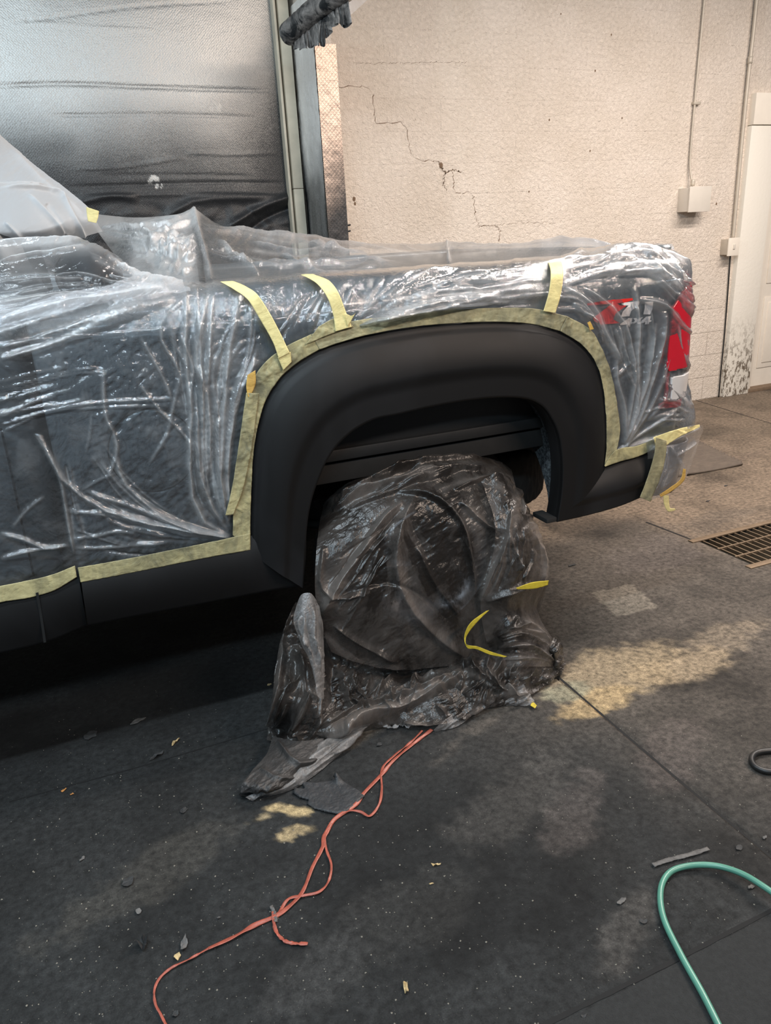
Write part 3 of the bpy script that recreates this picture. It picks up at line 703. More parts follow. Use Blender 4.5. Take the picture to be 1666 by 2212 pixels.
for t in np.linspace(0, 1, 34):
    q = Tn * (1 - t) + Bn * t; q[:, 1] = YS - .006 - .045 * math.sin(min(t / .62, 1) * math.pi / 2) - .008 * smooth(0, .05, t) + .010 * smooth(.56, .74, t); rws.append(q)
for k_ in range(1, 6):
    q = rws[33].copy(); q[:, 1] += .02 * k_; q[:, 2] -= .003 * k_; rws.append(q)
gridmesh('flare_rear_extension', np.array(rws), M['flare'], truck)
def rocker(name, top, bot, Y0, x_end=None, vert_gap=None):
    return sheet(name, top, bot, Y0, Y0 - .005, M['flare'], .09)
rocker('rocker_panel', [(172, 1232), (300, 1205), (420, 1182), (542, 1158), (600, 1110), (660, 1100)], [(190, 1352), (300, 1330), (430, 1306), (540, 1285), (600, 1274), (655, 1266)], YS - .012)
# end face of the rocker at the cab gap
e0 = at(172, 1232, Y=YS - .012); e1 = at(190, 1352, Y=YS - .017)
cabp = tag(empty('cab', (-.4, 3.2, .5))); cabp.parent = truck; cabp.matrix_parent_inverse = Matrix.Translation(truck.location).inverted()
# cab side
us = np.linspace(-1.3, -.135, 200); ss = np.concatenate([np.linspace(.56, 1.34, 110), np.linspace(1.345, 1.47, 30)])
u, s = np.meshgrid(us, ss, indexing='ij'); i_, z_ = vprof(s)
e = np.clip((u + .30) / .165, 0, 1); ins = .12 * (1 - np.sqrt(np.clip(1 - e ** 2, 0, 1)))
seam = .008 * np.exp(-((u + .345 - .02 * (z_ - .5)) / .004) ** 2)
P = np.stack([u, YS + .008 + i_ + ins + seam, z_], -1)
gridmesh('cab_side', P, M['paint'], cabp)
sheet('cab_rocker', [(-420, 1370), (-200, 1318), (0, 1272), (95, 1250), (167, 1225)], [(-420, 1500), (-200, 1455), (0, 1411), (97, 1388), (188, 1352)], YS - .002, YS - .002, M['flare'], .09, parent=cabp)
def vline(name, pts, w, Y, mat, parent):
    P = [at(p[0], p[1], Y=Y) for p in pts]; C = cr(P, 24); V = []; Fs = []
    for i, c in enumerate(C):
        V += [tuple(c - (w / 2, 0, 0)), tuple(c + (w / 2, 0, 0))]
        if i: Fs.append((2*i-2, 2*i-1, 2*i+1, 2*i))
    return mesh(name, V, Fs, mat, parent, False)
vline('door_seam', [(2, 925), (22, 1010), (45, 1120), (70, 1230), (80, 1285)], .006, YS - .002, M['black'], cabp)
vline('rocker_seam', [(80, 1280), (90, 1340), (97, 1388)], .007, YS - .024, M['black'], cabp)
box('cab_back_wall', (-.20, -.135, YS + .12, YS + 1.85, .6, 1.44), M['paint'], cabp, .02)
# greenhouse: pillar and dark glass, inset above the belt
V = [at(-500, 300, Y=2.45)]
P = netsurf([[(-600, -200, 2.62), (-300, -50, 2.62), (-90, 120, 2.62), (-40, 230, 2.65)], [(-600, 200, 2.48), (-300, 260, 2.48), (-60, 340, 2.48), (0, 400, 2.52)], [(-600, 560, 2.36), (-300, 560, 2.36), (-20, 560, 2.36), (60, 560, 2.42)], [(-600, 660, 2.30), (-300, 655, 2.30), (0, 640, 2.30), (110, 635, 2.34)]], 40, 50)
M['greypaint'] = simple('pale primer', (.20, .21, .22, 1), .5)
gridmesh('cab_window', P, M['glass'], cabp)
P = netsurf([[(-40, 230, 2.65), (-20, 245, 3.9)], [(0, 400, 2.52), (40, 410, 3.9)], [(60, 560, 2.42), (90, 545, 3.9)], [(110, 635, 2.34), (115, 620, 3.9)]], 30, 30)
gridmesh('rear_window', P, M['glass'], cabp)
# bed interior
box('bed_floor', (-.09, 2.12, YS + .08, YS + 1.9, .86, .90), M['black'], truck, .006)
box('bed_front_wall', (-.10, -.05, YS + .06, YS + 1.92, .80, 1.41), M['black'], truck, .01)
box('far_bed_side', (-.10, 2.14, YS + 1.87, YS + 1.98, .5, 1.475), M['paint'], truck, .03, 4)
box('tailgate', (2.09, 2.14, YS + .10, YS + 1.87, .62, 1.475), M['paint'], truck, .02, 3)
box('near_bed_liner', (-.09, 2.1, YS + .10, YS + .12, .88, 1.40), M['black'], truck, .005)
for (x0, x1) in ((.60, 1.60),): box('wheel_housing', (x0, x1, YS + .12, YS + .36, .88, 1.12), M['black'], truck, .05, 4)
# undercarriage
box('frame_rail', (-1.6, 2.05, YS + .46, YS + .56, .60, .76), M['under'], truck, .01)
box('frame_rail', (-1.6, 2.05, YS + 1.45, YS + 1.55, .60, .76), M['under'], truck, .01)
box('underbody', (-1.6, 2.10, YS + .10, YS + 1.9, .78, .85), M['under'], truck, .01)
box('inner_sill', (-1.6, .50, YS + .08, YS + .30, .52, .82), M['under'], truck, .02)
box('far_sill', (-1.6, .55, YS + 1.75, YS + 1.95, .45, .82), M['under'], truck, .02)
box('far_lower_side', (1.55, 2.1, YS + 1.85, YS + 1.96, .50, .82), M['under'], truck, .02)
tube('axle', [(1.07, YS + .2, .40), (1.07, YS + 1.8, .40)], .05, M['under'], truck, samples=6)
bm = bmesh.new(); bmesh.ops.create_uvsphere(bm, u_segments=20, v_segments=14, radius=.15, matrix=Matrix.Translation((1.07, YS + 1.0, .40))); me = bpy.data.meshes.new('differential'); bm.to_mesh(me); bm.free(); me.materials.append(M['under']); link(bpy.data.objects.new('differential', me), truck)
tube('leaf_spring', [(.45, YS + .5, .62), (.8, YS + .5, .48), (1.07, YS + .5, .45), (1.4, YS + .5, .50), (1.75, YS + .5, .62)], .03, M['under'], truck, flat=.6)
tube('exhaust_pipe', [(-1.2, YS + 1.3, .5), (.6, YS + 1.35, .55), (1.6, YS + 1.2, .62), (1.9, YS + .9, .60)], .035, M['under'], truck)
# inner arch liner: follows the opening, goes inward; fuzzy at the rear
I = cr(pp3(inner, YS - .02), 200); k = np.linspace(0, 1, 200)
dep = np.interp(k, [0, .1, .5, .72, .80, .88, .95, 1], [.30, .36, .42, .40, .30, .15, .07, .03]); rows = []
for t in np.linspace(0, 1, 24):
    r = I.copy(); r[:, 1] = YS - .005 + dep * t; r[:, 2] += .02 * math.sin(t * 3) ; r[:, 0] += .0; rows.append(r)
P = np.stack(rows, 1); ks = int(.66 * 200)
gridmesh('arch_liner', P[:ks + 1], M['under'], truck); gridmesh('fuzzy_arch_liner', P[ks:], M['liner'], truck)
box('inner_wheelhouse_wall', (.55, 1.66, YS + .44, YS + .46, .70, 1.10), M['under'], truck, .005)
box('frame_flange', (.5, 1.62, YS + .40, YS + .44, .885, .90), M['under'], truck, .003)
p = at(1183, 1122, Y=YS - .02); box('liner_bracket', (p[0] - .02, p[0] + .025, YS - .045, YS + .05, p[2] - .006, p[2] + .012), M['under'], truck, .004)
p = at(822, 968, Y=YS + .4); box('hose_clip', (p[0] - .012, p[0] + .006, YS + .37, YS + .40, p[2] - .012, p[2] + .014), M['steel'], truck, .003)
# wheels
def wheel(cx, cy, cz, lab=None, horiz=False, R0=.40, w=.265):
    g = empty('spare_wheel' if horiz else 'wheel', (cx, cy, cz)); g.parent = truck; g.matrix_parent_inverse = Matrix.Translation(truck.location).inverted()
    prof = [(.24, -.10), (.30, -.128), (.36, -.130), (.385, -.118), (.398, -.10), (.402, -.05), (.403, 0), (.402, .05), (.398, .10), (.385, .118), (.36, .130), (.30, .128), (.24, .10)]
    na = 144; V = []; Fs = []
    for i in range(na):
        a = 2 * math.pi * i / na
        for j, (r, y) in enumerate(prof):
            if 3 <= j <= 9 and (i // 2 + (j % 2)) % 2: r -= .008
            r *= R0 / .4
            c = (r * math.cos(a), y * w / .265, r * math.sin(a)); V.append((cx + c[0], cy + c[2], cz + c[1]) if horiz else (cx + c[0], cy + c[1], cz + c[2]))
    m_ = len(prof)
    for i in range(na):
        for j in range(m_ - 1): Fs.append((i * m_ + j, ((i + 1) % na) * m_ + j, ((i + 1) % na) * m_ + j + 1, i * m_ + j + 1))
    mesh('tyre', V, Fs, M['rubber'], g)
    V = []; Fs = []; na = 60
    pr = [(.235, -.11), (.25, -.10), (.235, -.08), (.225, .0), (.10, -.03), (.03, -.06), (0.001, -.065)]
    for i in range(na):
        a = 2 * math.pi * i / na
        for j, (r, y) in enumerate(pr):
            yy_ = y + (.03 if (j == 4 and (i // 5) % 2) else 0)
            c = (r * math.cos(a), yy_, r * math.sin(a)); V.append((cx + c[0], cy + c[2], cz - c[1]) if horiz else (cx + c[0], cy + c[1], cz + c[2]))
    for i in range(na):
        for j in range(len(pr) - 1): Fs.append((i * 7 + j, ((i + 1) % na) * 7 + j, ((i + 1) % na) * 7 + j + 1, i * 7 + j + 1))
    mesh('rim', V, Fs, M['steel'] if not horiz else M['under'], g)
    return g
wheel(1.07, YS + .16, .405)
wheel(1.07, YS + 1.80, .405)
wheel(1.60, YS + .76, .53, horiz=True, R0=.36)
# tail lamp wraps the corner
def patch_on_body(name, poly, mat, parent, off, lift=0.0, th=.012, nu=60, ns=60, u0=1.85, u1=2.35, s0=.6, s1=1.34):
    P, Nn, u, s = bodysurf(np.linspace(u0, u1, nu), np.linspace(s0, s1, ns), off)
    # polygon in (u,s)
    mk = inpoly(u, s, poly)
    o = gridmesh(name, P, mat, parent, mk); solid(o, th, -1); return o
def us_(px_, py_):
    p = at(px_, py_, Y=YS); return (p[0], p[2])
tl = empty('tail_lamp', (2.1, YS, 1.05)); tl.parent = truck; tl.matrix_parent_inverse = Matrix.Translation(truck.location).inverted()
a1 = us_(1466, 632); a2 = us_(1450, 662); a3 = us_(1442, 740); a4 = us_(1432, 812); a5 = us_(1430, 872); a6 = us_(1418, 868); a7 = us_(1418, 882)
patch_on_body('red_lens', [(2.26, a1[1] + .03), (a1[0] + .02, a1[1] + .015), a1, (a2[0] - .015, a2[1]), (a3[0] - .02, a3[1]), (a4[0] - .012, a4[1] + .03), (a4[0], 1.025), (2.26, 1.04)], M['redlens'], tl, .016, nu=140, ns=200)
patch_on_body('reverse_lens', [(2.30, 1.02), (a4[0] + .012, 1.005), (a5[0] + .012, .915), (2.30, .93)], M['whitelens'], tl, .018, nu=140, ns=260)
patch_on_body('red_border', [(a4[0] - .002, 1.04), (a4[0] + .014, 1.04), (a5[0] + .014, .915), (2.16, .905), (2.16, .875), (a7[0], .885), (a7[0], .905), (a5[0] - .004, .91)], M['redlens'], tl, .015, nu=140, ns=260)
# decal, traced letter shapes as thin vinyl
def decal(name, poly, mat):
    V = [tuple(at(x, y, Y=YS - .0085)) for x, y in poly]
    o = mesh(name, V, [tuple(range(len(V)))], mat, truck, False); solid(o, .001); return o
S5 = lambda x, y: (1140 + x * .3165, 500 + y * .3165)
decal('decal_letter_z', [S5(*p) for p in [(405, 492), (560, 468), (715, 455), (720, 468), (640, 492), (645, 500), (672, 508), (600, 560), (585, 600), (630, 625), (500, 636), (455, 612), (448, 590), (540, 520), (575, 492), (412, 505)]], M['decred'])
decal('decal_digit_seven', [S5(*p) for p in [(612, 490), (770, 474), (758, 500), (705, 545), (695, 578), (638, 582), (650, 545), (690, 505), (628, 504)]], M['decgrey'])
decal('decal_digit_one', [S5(*p) for p in [(800, 482), (858, 476), (852, 530), (836, 566), (790, 566), (800, 520)]], M['decgrey'])
decal('decal_digit_four', [S5(*p) for p in [(632, 632), (690, 592), (716, 590), (708, 620), (722, 620), (718, 630), (704, 632), (700, 650), (676, 650), (680, 634), (632, 640)]], M['decgrey'])
decal('decal_letter_x', [S5(*p) for p in [(722, 592), (742, 590), (752, 602), (772, 588), (788, 586), (760, 612), (772, 630), (752, 632), (744, 618), (722, 632), (706, 634), (734, 610)]], M['decgrey'])
decal('decal_digit_four', [S5(*p) for p in [(768, 620), (808, 582), (842, 578), (834, 606), (846, 606), (842, 616), (830, 618), (826, 632), (800, 634), (804, 620), (768, 628)]], M['decgrey'])
# rear bumper
bp = empty('rear_bumper', (2.2, YS + .5, .6)); bp.parent = truck; bp.matrix_parent_inverse = Matrix.Translation(truck.location).inverted()
b0 = at(1425, 965, Y=YS); b1 = at(1395, 1075, Y=YS)
P = []
for t in np.linspace(0, 1, 16):
    z = b0[2] * (1 - t) + b1[2] * t; xs_ = [b0[0] * (1 - t) + b1[0] * t, 2.13 - .04 * t, 2.20 - .05 * t, 2.24 - .06 * t, 2.25 - .07 * t, 2.25 - .07 * t]; yv = [YS + .015, YS - .005, YS + .01, YS + .06, YS + .14, YS + 1.9]
    P.append(cr([(xs_[k], yv[k], z) for k in range(6)], 50))
bo = gridmesh('bumper_shell', np.array(P), M['steel'], bp); solid(bo, .004, -1)
box('bumper_step', (2.05, 2.20, YS + .05, YS + 1.9, b0[2] - .03, b0[2] - .005), M['black'], bp, .01)
# object lying rolled up in the front of the bed
ro = tube('rolled_bed_cover', [at(196, 598, Y=2.36), at(180, 598, Y=2.8), at(172, 596, Y=3.3), at(165, 592, Y=3.9)], [.088, .09, .09, .09], M['black'], n=40, samples=30)
tag(ro, 'dark rounded roll seen through the film at the cab end of the bed', 'bed cover')
bx = box('cargo_box', (.22, .62, 2.75, 3.15, .905, 1.30), simple('beige cardboard', srgb(150, 134, 92), .6), None, .02, 3)
tag(bx, 'beige box standing in the bed under the peaked film', 'box')
pk = at(418, 461, Y=3.0); bo2 = tube('upright_prop', [(pk[0], 3.0, 1.30), (pk[0], 3.0, pk[2] - .012)], .012, M['black'], samples=6)
tag(bo2, 'slim prop holding up the peak of the film in the bed', 'prop')

# ================================================================== FILM
def addfilm(name, P, Nn, folds, mat, parent=None, mask=None, crump=.006, cs=9, off=0.0, laymul=1.0, extra=None, noise_px=None, seed=0, haze=None, fine_=1.2, asym=0, clean=None):
    px = proj(P); Hh, L = foldfield(px, folds, asym)
    a = px[..., 0] / 100.0; b = px[..., 1] / 100.0
    Hh = Hh * (.6 + .8 * fbm(a * 1.8, b * 1.8, seed + 60, 2)); L = L * (.3 + 1.4 * fbm(a * 5, b * 5, seed + 61, 4))
    cq = crumple(a * cs / 9, b * cs / 9, seed) ; al = (a * .82 - b * .57); ac_ = (a * .57 + b * .82); fine = .8 * (1 - np.abs(4 * (fbm(al * 2.2, ac_ * 6.5, seed + 3, 4) - .5))) - .4
    fm = .35 + 1.1 * smooth(.35, .7, fbm(a * .8, b * .8, seed + 44, 3))
    d = off + Hh + crump * fm * (cq + fine_ * fine)
    if extra is not None: d = d + extra(px)
    d = np.maximum(d, -.004)
    Q = P + Nn * d[..., None]
    lay = np.clip(L * .55 * laymul + .12 * np.maximum(cq, 0) * fm, 0, 1)
    if haze is not None: lay = np.clip(lay + haze(px), 0, 1)
    at_ = {'layers_and_haze': lay}
    if clean: at_['clean'] = np.clip(foldfield(px, [(p_, w_, h_ * .008, 10) for p_, w_, h_ in clean])[1], 0, 1)
    return gridmesh(name, Q, mat, parent, mask, at_), px
Z3 = lambda *pts: [(x * .42, 600 + y * .42) for x, y in pts]
Z5 = lambda *pts: [(1140 + x * .3165, 500 + y * .3165) for x, y in pts]
cn = (502, 1160)
folds = []
A = lambda pts, w, h, n=10: folds.append((pts, w, h, n))
for pts, w, h in [
    (Z3((180, 800), (240, 890), (330, 1040), (500, 1170), (700, 1240), (950, 1290), (1190, 1330)), 4.5, .013),
    (Z3((600, 900), (605, 960), (620, 1030), (720, 1130), (860, 1240), (1190, 1330)), 4.5, .011),
    (Z3((440, 1095), (700, 1180), (1000, 1290), (1190, 1330)), 4, .010),
    (Z3((330, 1190), (600, 1225), (850, 1270), (1190, 1332)), 3.5, .007),
    (Z3((350, 1210), (560, 1200), (800, 1240)), 2.5, .005),
    (Z3((380, 1340), (520, 1318), (600, 1300), (700, 1312)), 3, .006), (Z3((380, 1385), (520, 1385), (700, 1372), (860, 1360)), 3, .005),
    (Z3((960, 60), (950, 400), (980, 700), (970, 950), (1020, 1220), (1190, 1330)), 4, .012),
    (Z3((1010, 50), (1030, 500), (1040, 800), (1050, 1100), (1180, 1310)), 4, .011),
    (Z3((1080, 60), (1000, 400), (1070, 650), (1080, 950), (1150, 1270)), 4, .011),
    (Z3((1240, 60), (1170, 400), (1140, 800), (1130, 1100), (1190, 1300)), 5, .012),
    (Z3((1330, 420), (1230, 560), (1180, 800), (1165, 1000), (1185, 1250)), 6, .014),
    (Z3((530, 470), (540, 700), (585, 800), (600, 900), (540, 1050)), 3.5, .007), (Z3((930, 480), (880, 700), (860, 800), (760, 960)), 3, .006),
    (Z3((720, 550), (820, 680), (960, 830), (975, 940)), 3, .006), (Z3((720, 300), (860, 560), (880, 640)), 3, .006),
    (Z3((0, 760), (250, 680), (500, 640), (900, 620)), 2.5, .007), (Z3((0, 800), (240, 690), (520, 665), (860, 655)), 2, .004),
    (Z3((0, 300), (400, 200), (700, 120), (960, 40)), 7, .016), (Z3((0, 420), (300, 330), (600, 220), (900, 120)), 6, .014), (Z3((0, 230), (400, 110), (900, 20)), 6, .014),
    (Z3((0, 360), (200, 310), (450, 240)), 4, .008), (Z3((200, 800), (300, 1000), (340, 1200), (380, 1420)), 3, .010),
    (Z3((0, 1310), (120, 1340), (240, 1385), (360, 1370)), 4, .008), (Z3((0, 1440), (150, 1400), (330, 1375)), 4, .008), (Z3((60, 1290), (140, 1190), (230, 1120)), 3, .005),
    (Z3((420, 1090), (520, 1030), (600, 1000)), 2, .004), (Z3((470, 700), (460, 800), (440, 900)), 2, .003),
    (Z5((220, 370), (500, 310), (860, 300), (1000, 400), (1110, 480)), 4, .012), (Z5((230, 180), (700, 170), (1000, 200), (1110, 330)), 5, .014), (Z5((0, 250), (300, 215), (700, 225), (1000, 300), (1110, 400)), 4, .010),
    (Z5((220, 370), (420, 500), (520, 700), (610, 850), (630, 900)), 5, .012), (Z5((330, 360), (600, 560), (700, 800), (720, 1050), (690, 1200), (640, 1450)), 3.5, .011),
    (Z5((720, 370), (735, 600), (740, 850), (740, 1100), (700, 1300), (640, 1450)), 4, .012), (Z5((850, 620), (820, 800), (800, 1000), (740, 1200), (640, 1450)), 4, .013),
    (Z5((905, 540), (890, 750), (810, 1080), (760, 1250), (640, 1470)), 4.5, .013), (Z5((960, 800), (880, 1050), (780, 1270), (640, 1480)), 3.5, .010), (Z5((1010, 1190), (800, 1350), (600, 1500)), 3, .009),
    (Z5((740, 460), (900, 500), (1010, 620), (1110, 760)), 4, .010), (Z5((820, 300), (1000, 450), (1110, 560)), 3.5, .009), (Z5((990, 620), (1020, 800), (1060, 950), (1100, 1010)), 3, .008),
    (Z5((860, 1140), (1000, 1150), (1040, 1180)), 3, .007), (Z5((600, 1500), (850, 1410), (1000, 1370), (1170, 1330)), 5, .013), (Z5((600, 640), (660, 850), (700, 1000)), 3, .008), (Z5((580, 660), (620, 760), (640, 870)), 2.5, .006),
    (Z5((600, 980), (640, 950), (680, 880)), 3, .008), (Z5((800, 1290), (900, 1150), (960, 1020)), 3, .006), (Z5((600, 860), (600, 1000), (650, 1200), (650, 1400)), 4, .010),
]: A(pts, w, h)
tp = (762, 706)
folds += fan([tp, (854, 640), (980, 605), (1182, 567)], [tp, (854, 690), (1022, 668), (1190, 660)], 46, 2.5, .009, 1, 7, True)
folds += fan([tp, (900, 655), (1182, 600)], [tp, (854, 688), (1022, 660), (1190, 640)], 7, 5, .012, 2, 5, False)
folds += fan([(560, 790), (600, 720), (640, 660), (690, 615)], [(700, 730), (730, 700), (745, 660), (770, 600)], 14, 3.2, .009, 3, 8)
folds += fan([(770, 690), (800, 640), (840, 600), (900, 585)], [(770, 700), (880, 640), (960, 600), (1050, 575)], 12, 3, .009, 4, 6)
folds += fan([(390, 620), (380, 740), (400, 880), (420, 1060), cn], [(560, 660), (555, 760), (515, 860), (495, 1000), cn], 26, 2.8, .0085, 5, 9)
folds += fan([(400, 640), (340, 700), (380, 800), (390, 930)], [(570, 680), (500, 780), (480, 880), (460, 1000)], 14, 2.6, .007, 6, 14)
folds += fan([(180, 830), (250, 1000), (360, 1100), cn], [(160, 1180), (280, 1200), (400, 1190), cn], 16, 2.6, .006, 7, 8)
folds += fan([(-60, 700), (120, 660), (260, 625), (400, 600)], [(-60, 800), (120, 745), (280, 690), (420, 630)], 18, 4.5, .012, 8, 8)
folds += fan([(-60, 830), (120, 800), (280, 770)], [(-60, 930), (100, 880), (280, 860)], 10, 2.2, .005, 9, 8)
folds += fan([(1215, 560), (1300, 545), (1400, 548), (1490, 600)], [(1215, 620), (1300, 600), (1400, 590), (1495, 680)], 16, 3.2, .010, 10, 6)
folds += fan([(1225, 640), (1290, 665), (1330, 760), (1368, 860), (1343, 962)], [(1440, 640), (1420, 760), (1390, 860), (1343, 968)], 13, 2.2, .0065, 11, 6)
folds += fan([(1200, 640), (1250, 650), (1290, 700), (1320, 780)], [(1200, 670), (1240, 672), (1280, 710), (1310, 760)], 9, 3.2, .009, 12, 4)
folds += fan([(1400, 610), (1450, 650), (1495, 720)], [(1430, 560), (1470, 600), (1495, 640)], 9, 2.6, .008, 13, 4)
folds += fan([(1470, 700), (1480, 800), (1500, 900)], [(1350, 965), (1400, 925), (1500, 900)], 8, 2.8, .007, 14, 5)
folds += fan([(130, 1010), (145, 1100), (160, 1200)], [(150, 950), (175, 1100), (200, 1220)], 4, 2.6, .005, 15, 4)
# film over the bed side, rail and rear corner
us = np.concatenate([np.arange(-.62, XR, .0034), np.arange(XR, XR + .42, .0045)])
ss = np.concatenate([np.arange(.44, 1.34, .0036), np.arange(1.34, 1.60, .0036)])
P, Nn, u, s = bodysurf(us, ss, .0)
tail = smooth(1.95, 2.10, u)
P[..., 0] += .055 * tail * smooth(1.05, .80, s) * (1 - .0 * s); P[..., 1] -= .02 * tail * smooth(1.0, .8, s)
keep = [(-400, 1330), (0, 1284), (60, 1270), (100, 1258), (140, 1240), (162, 1228), (166, 1232), (172, 1240), (300, 1213), (420, 1190), (516, 1172), (520, 1120), (524, 1040), (530, 960), (540, 900), (556, 850), (585, 800), (625, 768), (680, 738), (740, 718), (800, 703), (900, 688), (1000, 680), (1080, 678), (1150, 680), (1215, 696), (1262, 724), (1292, 765), (1312, 820), (1320, 890), (1324, 940), (1322, 985), (1380, 966), (1440, 940), (1475, 925), (1530, 900), (1700, 880), (1700, -400), (-400, -400)]
px0_ = proj(P); mk = inpoly(px0_[..., 0], px0_[..., 1], keep)
def haze_side(px):
    x, y = px[..., 0], px[..., 1]
    n = fbm(x / 55, y / 55, 77, 4)
    a = .62 * smooth(790, 650, y + .22 * (x - 100)) * smooth(640, 380, x)
    b = .30 * np.exp(-((y - (700 - .14 * (x - 750))) / 34) ** 2) * smooth(740, 900, x) * smooth(1230, 1150, x)
    c = .5 * smooth(1450, 1500, x) * smooth(780, 900, y)
    d = .22 * np.exp(-((x - 470) / 50) ** 2) * smooth(640, 720, y) * smooth(1100, 900, y)
    e = .22 * smooth(600, 545, y) * smooth(1100, 1250, x)
    return (a + b + c + d + e) * (.35 + 1.3 * n) + .10 * smooth(.5, .7, n)
off = .006
def ex(px):
    x, y = px[..., 0], px[..., 1]
    return .010 * smooth(120, 60, np.abs(y - 640)) * (fbm(x / 40, y / 90, 8, 3)) + .015 * smooth(1370, 1430, x)
fo, _ = addfilm('plastic_film', P, Nn, folds, M['film'], None, mk, .0045, 20, off, 1.0, ex, seed=3, haze=haze_side, fine_=.42)
tag(fo, 'creased clear plastic film taped over the grey truck side around the wheel arch', 'plastic film')

# film over the open bed with the tent peak
net = [  # rows from the near rail up to the far rail and the tailgate
    [(300, 668, 2.40), (400, 640, 2.36), (520, 630, 2.36), (640, 620, 2.36), (780, 612, 2.36), (900, 605, 2.36), (1000, 597, 2.36), (1200, 582, 2.34), (1350, 574, 2.30), (1458, 572, 2.28)],
    [(300, 640, 2.46), (400, 607, 2.44), (520, 606, 2.44), (640, 600, 2.44), (780, 592, 2.44), (900, 584, 2.44), (1000, 575, 2.44), (1200, 560, 2.40), (1350, 553, 2.36), (1458, 556, 2.29)],
    [(290, 600, 2.62), (380, 570, 2.62), (500, 572, 2.60), (640, 578, 2.60), (780, 576, 2.60), (900, 568, 2.65), (1000, 565, 2.7), (1200, 552, 2.55), (1350, 545, 2.42), (1458, 548, 2.30)],
    [(240, 540, 2.85), (330, 500, 2.90), (418, 461, 3.00), (500, 505, 3.05), (640, 535, 3.0), (780, 552, 3.0), (900, 556, 3.1), (985, 556, 3.3), (1200, 543, 2.7), (1350, 538, 2.46), (1458, 541, 2.31)][:3] + [(500, 505, 3.05), (640, 535, 3.0), (780, 552, 3.0), (900, 556, 3.1), (985, 556, 3.3), (1200, 543, 2.7), (1458, 541, 2.31)],
    [(205, 490, 3.1), (300, 475, 3.2), (416, 464, 3.10), (490, 490, 3.4), (600, 510, 3.5), (760, 528, 3.5), (900, 541, 3.7), (972, 545, 3.7), (1200, 535, 2.85), (1456, 534, 2.32)],
    [(200, 462, 3.5), (300, 472, 3.6), (412, 472, 3.5), (500, 496, 3.9), (600, 504, 4.05), (740, 521, 4.15), (860, 527, 4.15), (966, 529, 4.02), (1200, 528, 2.99), (1452, 527, 2.33)],
    [(200, 500, 4.3), (300, 500, 4.3), (412, 500, 4.3), (500, 520, 4.3), (600, 530, 4.3), (740, 540, 4.3), (860, 545, 4.3), (975, 548, 4.15), (1205, 548, 3.1), (1462, 548, 2.40)]]
for r_ in net[:3]: del r_[8]
for r_ in net[:3]: r_.insert(8, (1330, r_[-1][1] - 2, 2.36))
for r_ in net: assert len(r_) == 10
P = netsurf(net, 300, 620); Nn = gridnormals(P)
bf = [([(418, 462), (430, 505), (447, 560), (455, 605)], 4, .02, 6), ([(418, 462), (350, 490), (260, 500)], 4, .012, 6), ([(470, 520), (510, 555), (560, 595)], 5, .02, 6), ([(600, 540), (640, 570), (700, 590)], 4, .015, 6), ([(480, 500), (600, 520), (760, 560), (860, 580)], 6, .02, 8),
      ([(600, 510), (760, 530), (930, 562)], 6, .02, 8), ([(965, 528), (968, 552), (970, 572)], 4, .03, 5), ([(860, 528), (900, 545), (960, 556)], 4, .015, 5), ([(970, 556), (1100, 548), (1300, 540)], 4, .015, 5)]
bf += fan([(418, 470), (340, 520), (290, 570)], [(430, 560), (400, 590), (380, 605)], 30, 3.0, .016, 21, 8)
bf += fan([(210, 480), (300, 480), (410, 470)], [(260, 540), (340, 560), (420, 560)], 20, 3.5, .014, 22, 12)
bf += fan([(440, 480), (600, 515), (800, 540), (960, 556)], [(450, 560), (560, 585), (700, 590), (900, 575)], 18, 3.4, .015, 23, 8)
bf += fan([(860, 525), (1000, 528), (1200, 530), (1440, 528)], [(900, 560), (1050, 552), (1250, 545), (1460, 550)], 16, 3.5, .011, 24, 5)
def lit_haze_bed(px):  # film left of the peak is whitened so it looks brightly lit
    x, y = px[..., 0], px[..., 1]
    n = fbm(x / 35, y / 25, 17, 4)
    return 1.0 * smooth(440, 410, x) * (.25 + 1.1 * n) * (1 - .95 * smooth(300, 262, x) * smooth(505, 530, y)) + .20 * smooth(965, 975, x) * n + .22 * smooth(.5, .7, n) * smooth(440, 480, x) * smooth(560, 520, y) + .25 * smooth(480, 440, y)
mk = None
fo, _ = addfilm('plastic_film', P, Nn, bf, M['film_bed'], None, mk, .008, 16, 0.0, .45, lambda px: .03 * np.exp(-np.hypot(px[..., 0] - 418, px[..., 1] - 466) / 9), seed=9, haze=lit_haze_bed, fine_=.5)
tag(fo, 'clear film stretched across the open bed, rising to a sharp peak near the cab', 'plastic film')

# hazy sheets falling from the cab roof
net = [[(-260, -30, 2.7), (-90, 180, 2.7), (-20, 270, 2.75), (8, 298, 2.8)], [(-260, 200, 2.55), (-60, 330, 2.55), (30, 350, 2.6), (78, 358, 2.7)], [(-260, 400, 2.45), (-60, 420, 2.45), (60, 420, 2.5), (135, 402, 2.65)],
       [(-260, 500, 2.40), (-60, 500, 2.40), (90, 495, 2.45), (192, 449, 2.62)], [(-260, 530, 2.46), (-60, 525, 2.46), (100, 512, 2.48), (203, 470, 2.60)], [(-260, 550, 2.52), (-60, 540, 2.52), (110, 528, 2.54), (222, 500, 2.62)]]
P = netsurf(net, 240, 260); Nn = gridnormals(P)
cf = [([(0, 405), (60, 404), (110, 412), (140, 428)], 3, .012, 8), ([(-40, 400), (40, 396), (100, 402)], 3, .010, 8), ([(60, 420), (110, 470), (150, 515)], 4, .010, 6), ([(100, 440), (130, 480), (145, 515)], 4, -.010, 6), ([(130, 420), (160, 470), (185, 520)], 4, .010, 6), ([(10, 480), (30, 500), (55, 518)], 3, .008, 5), ([(20, 320), (90, 390), (180, 460)], 6, .008, 6)]
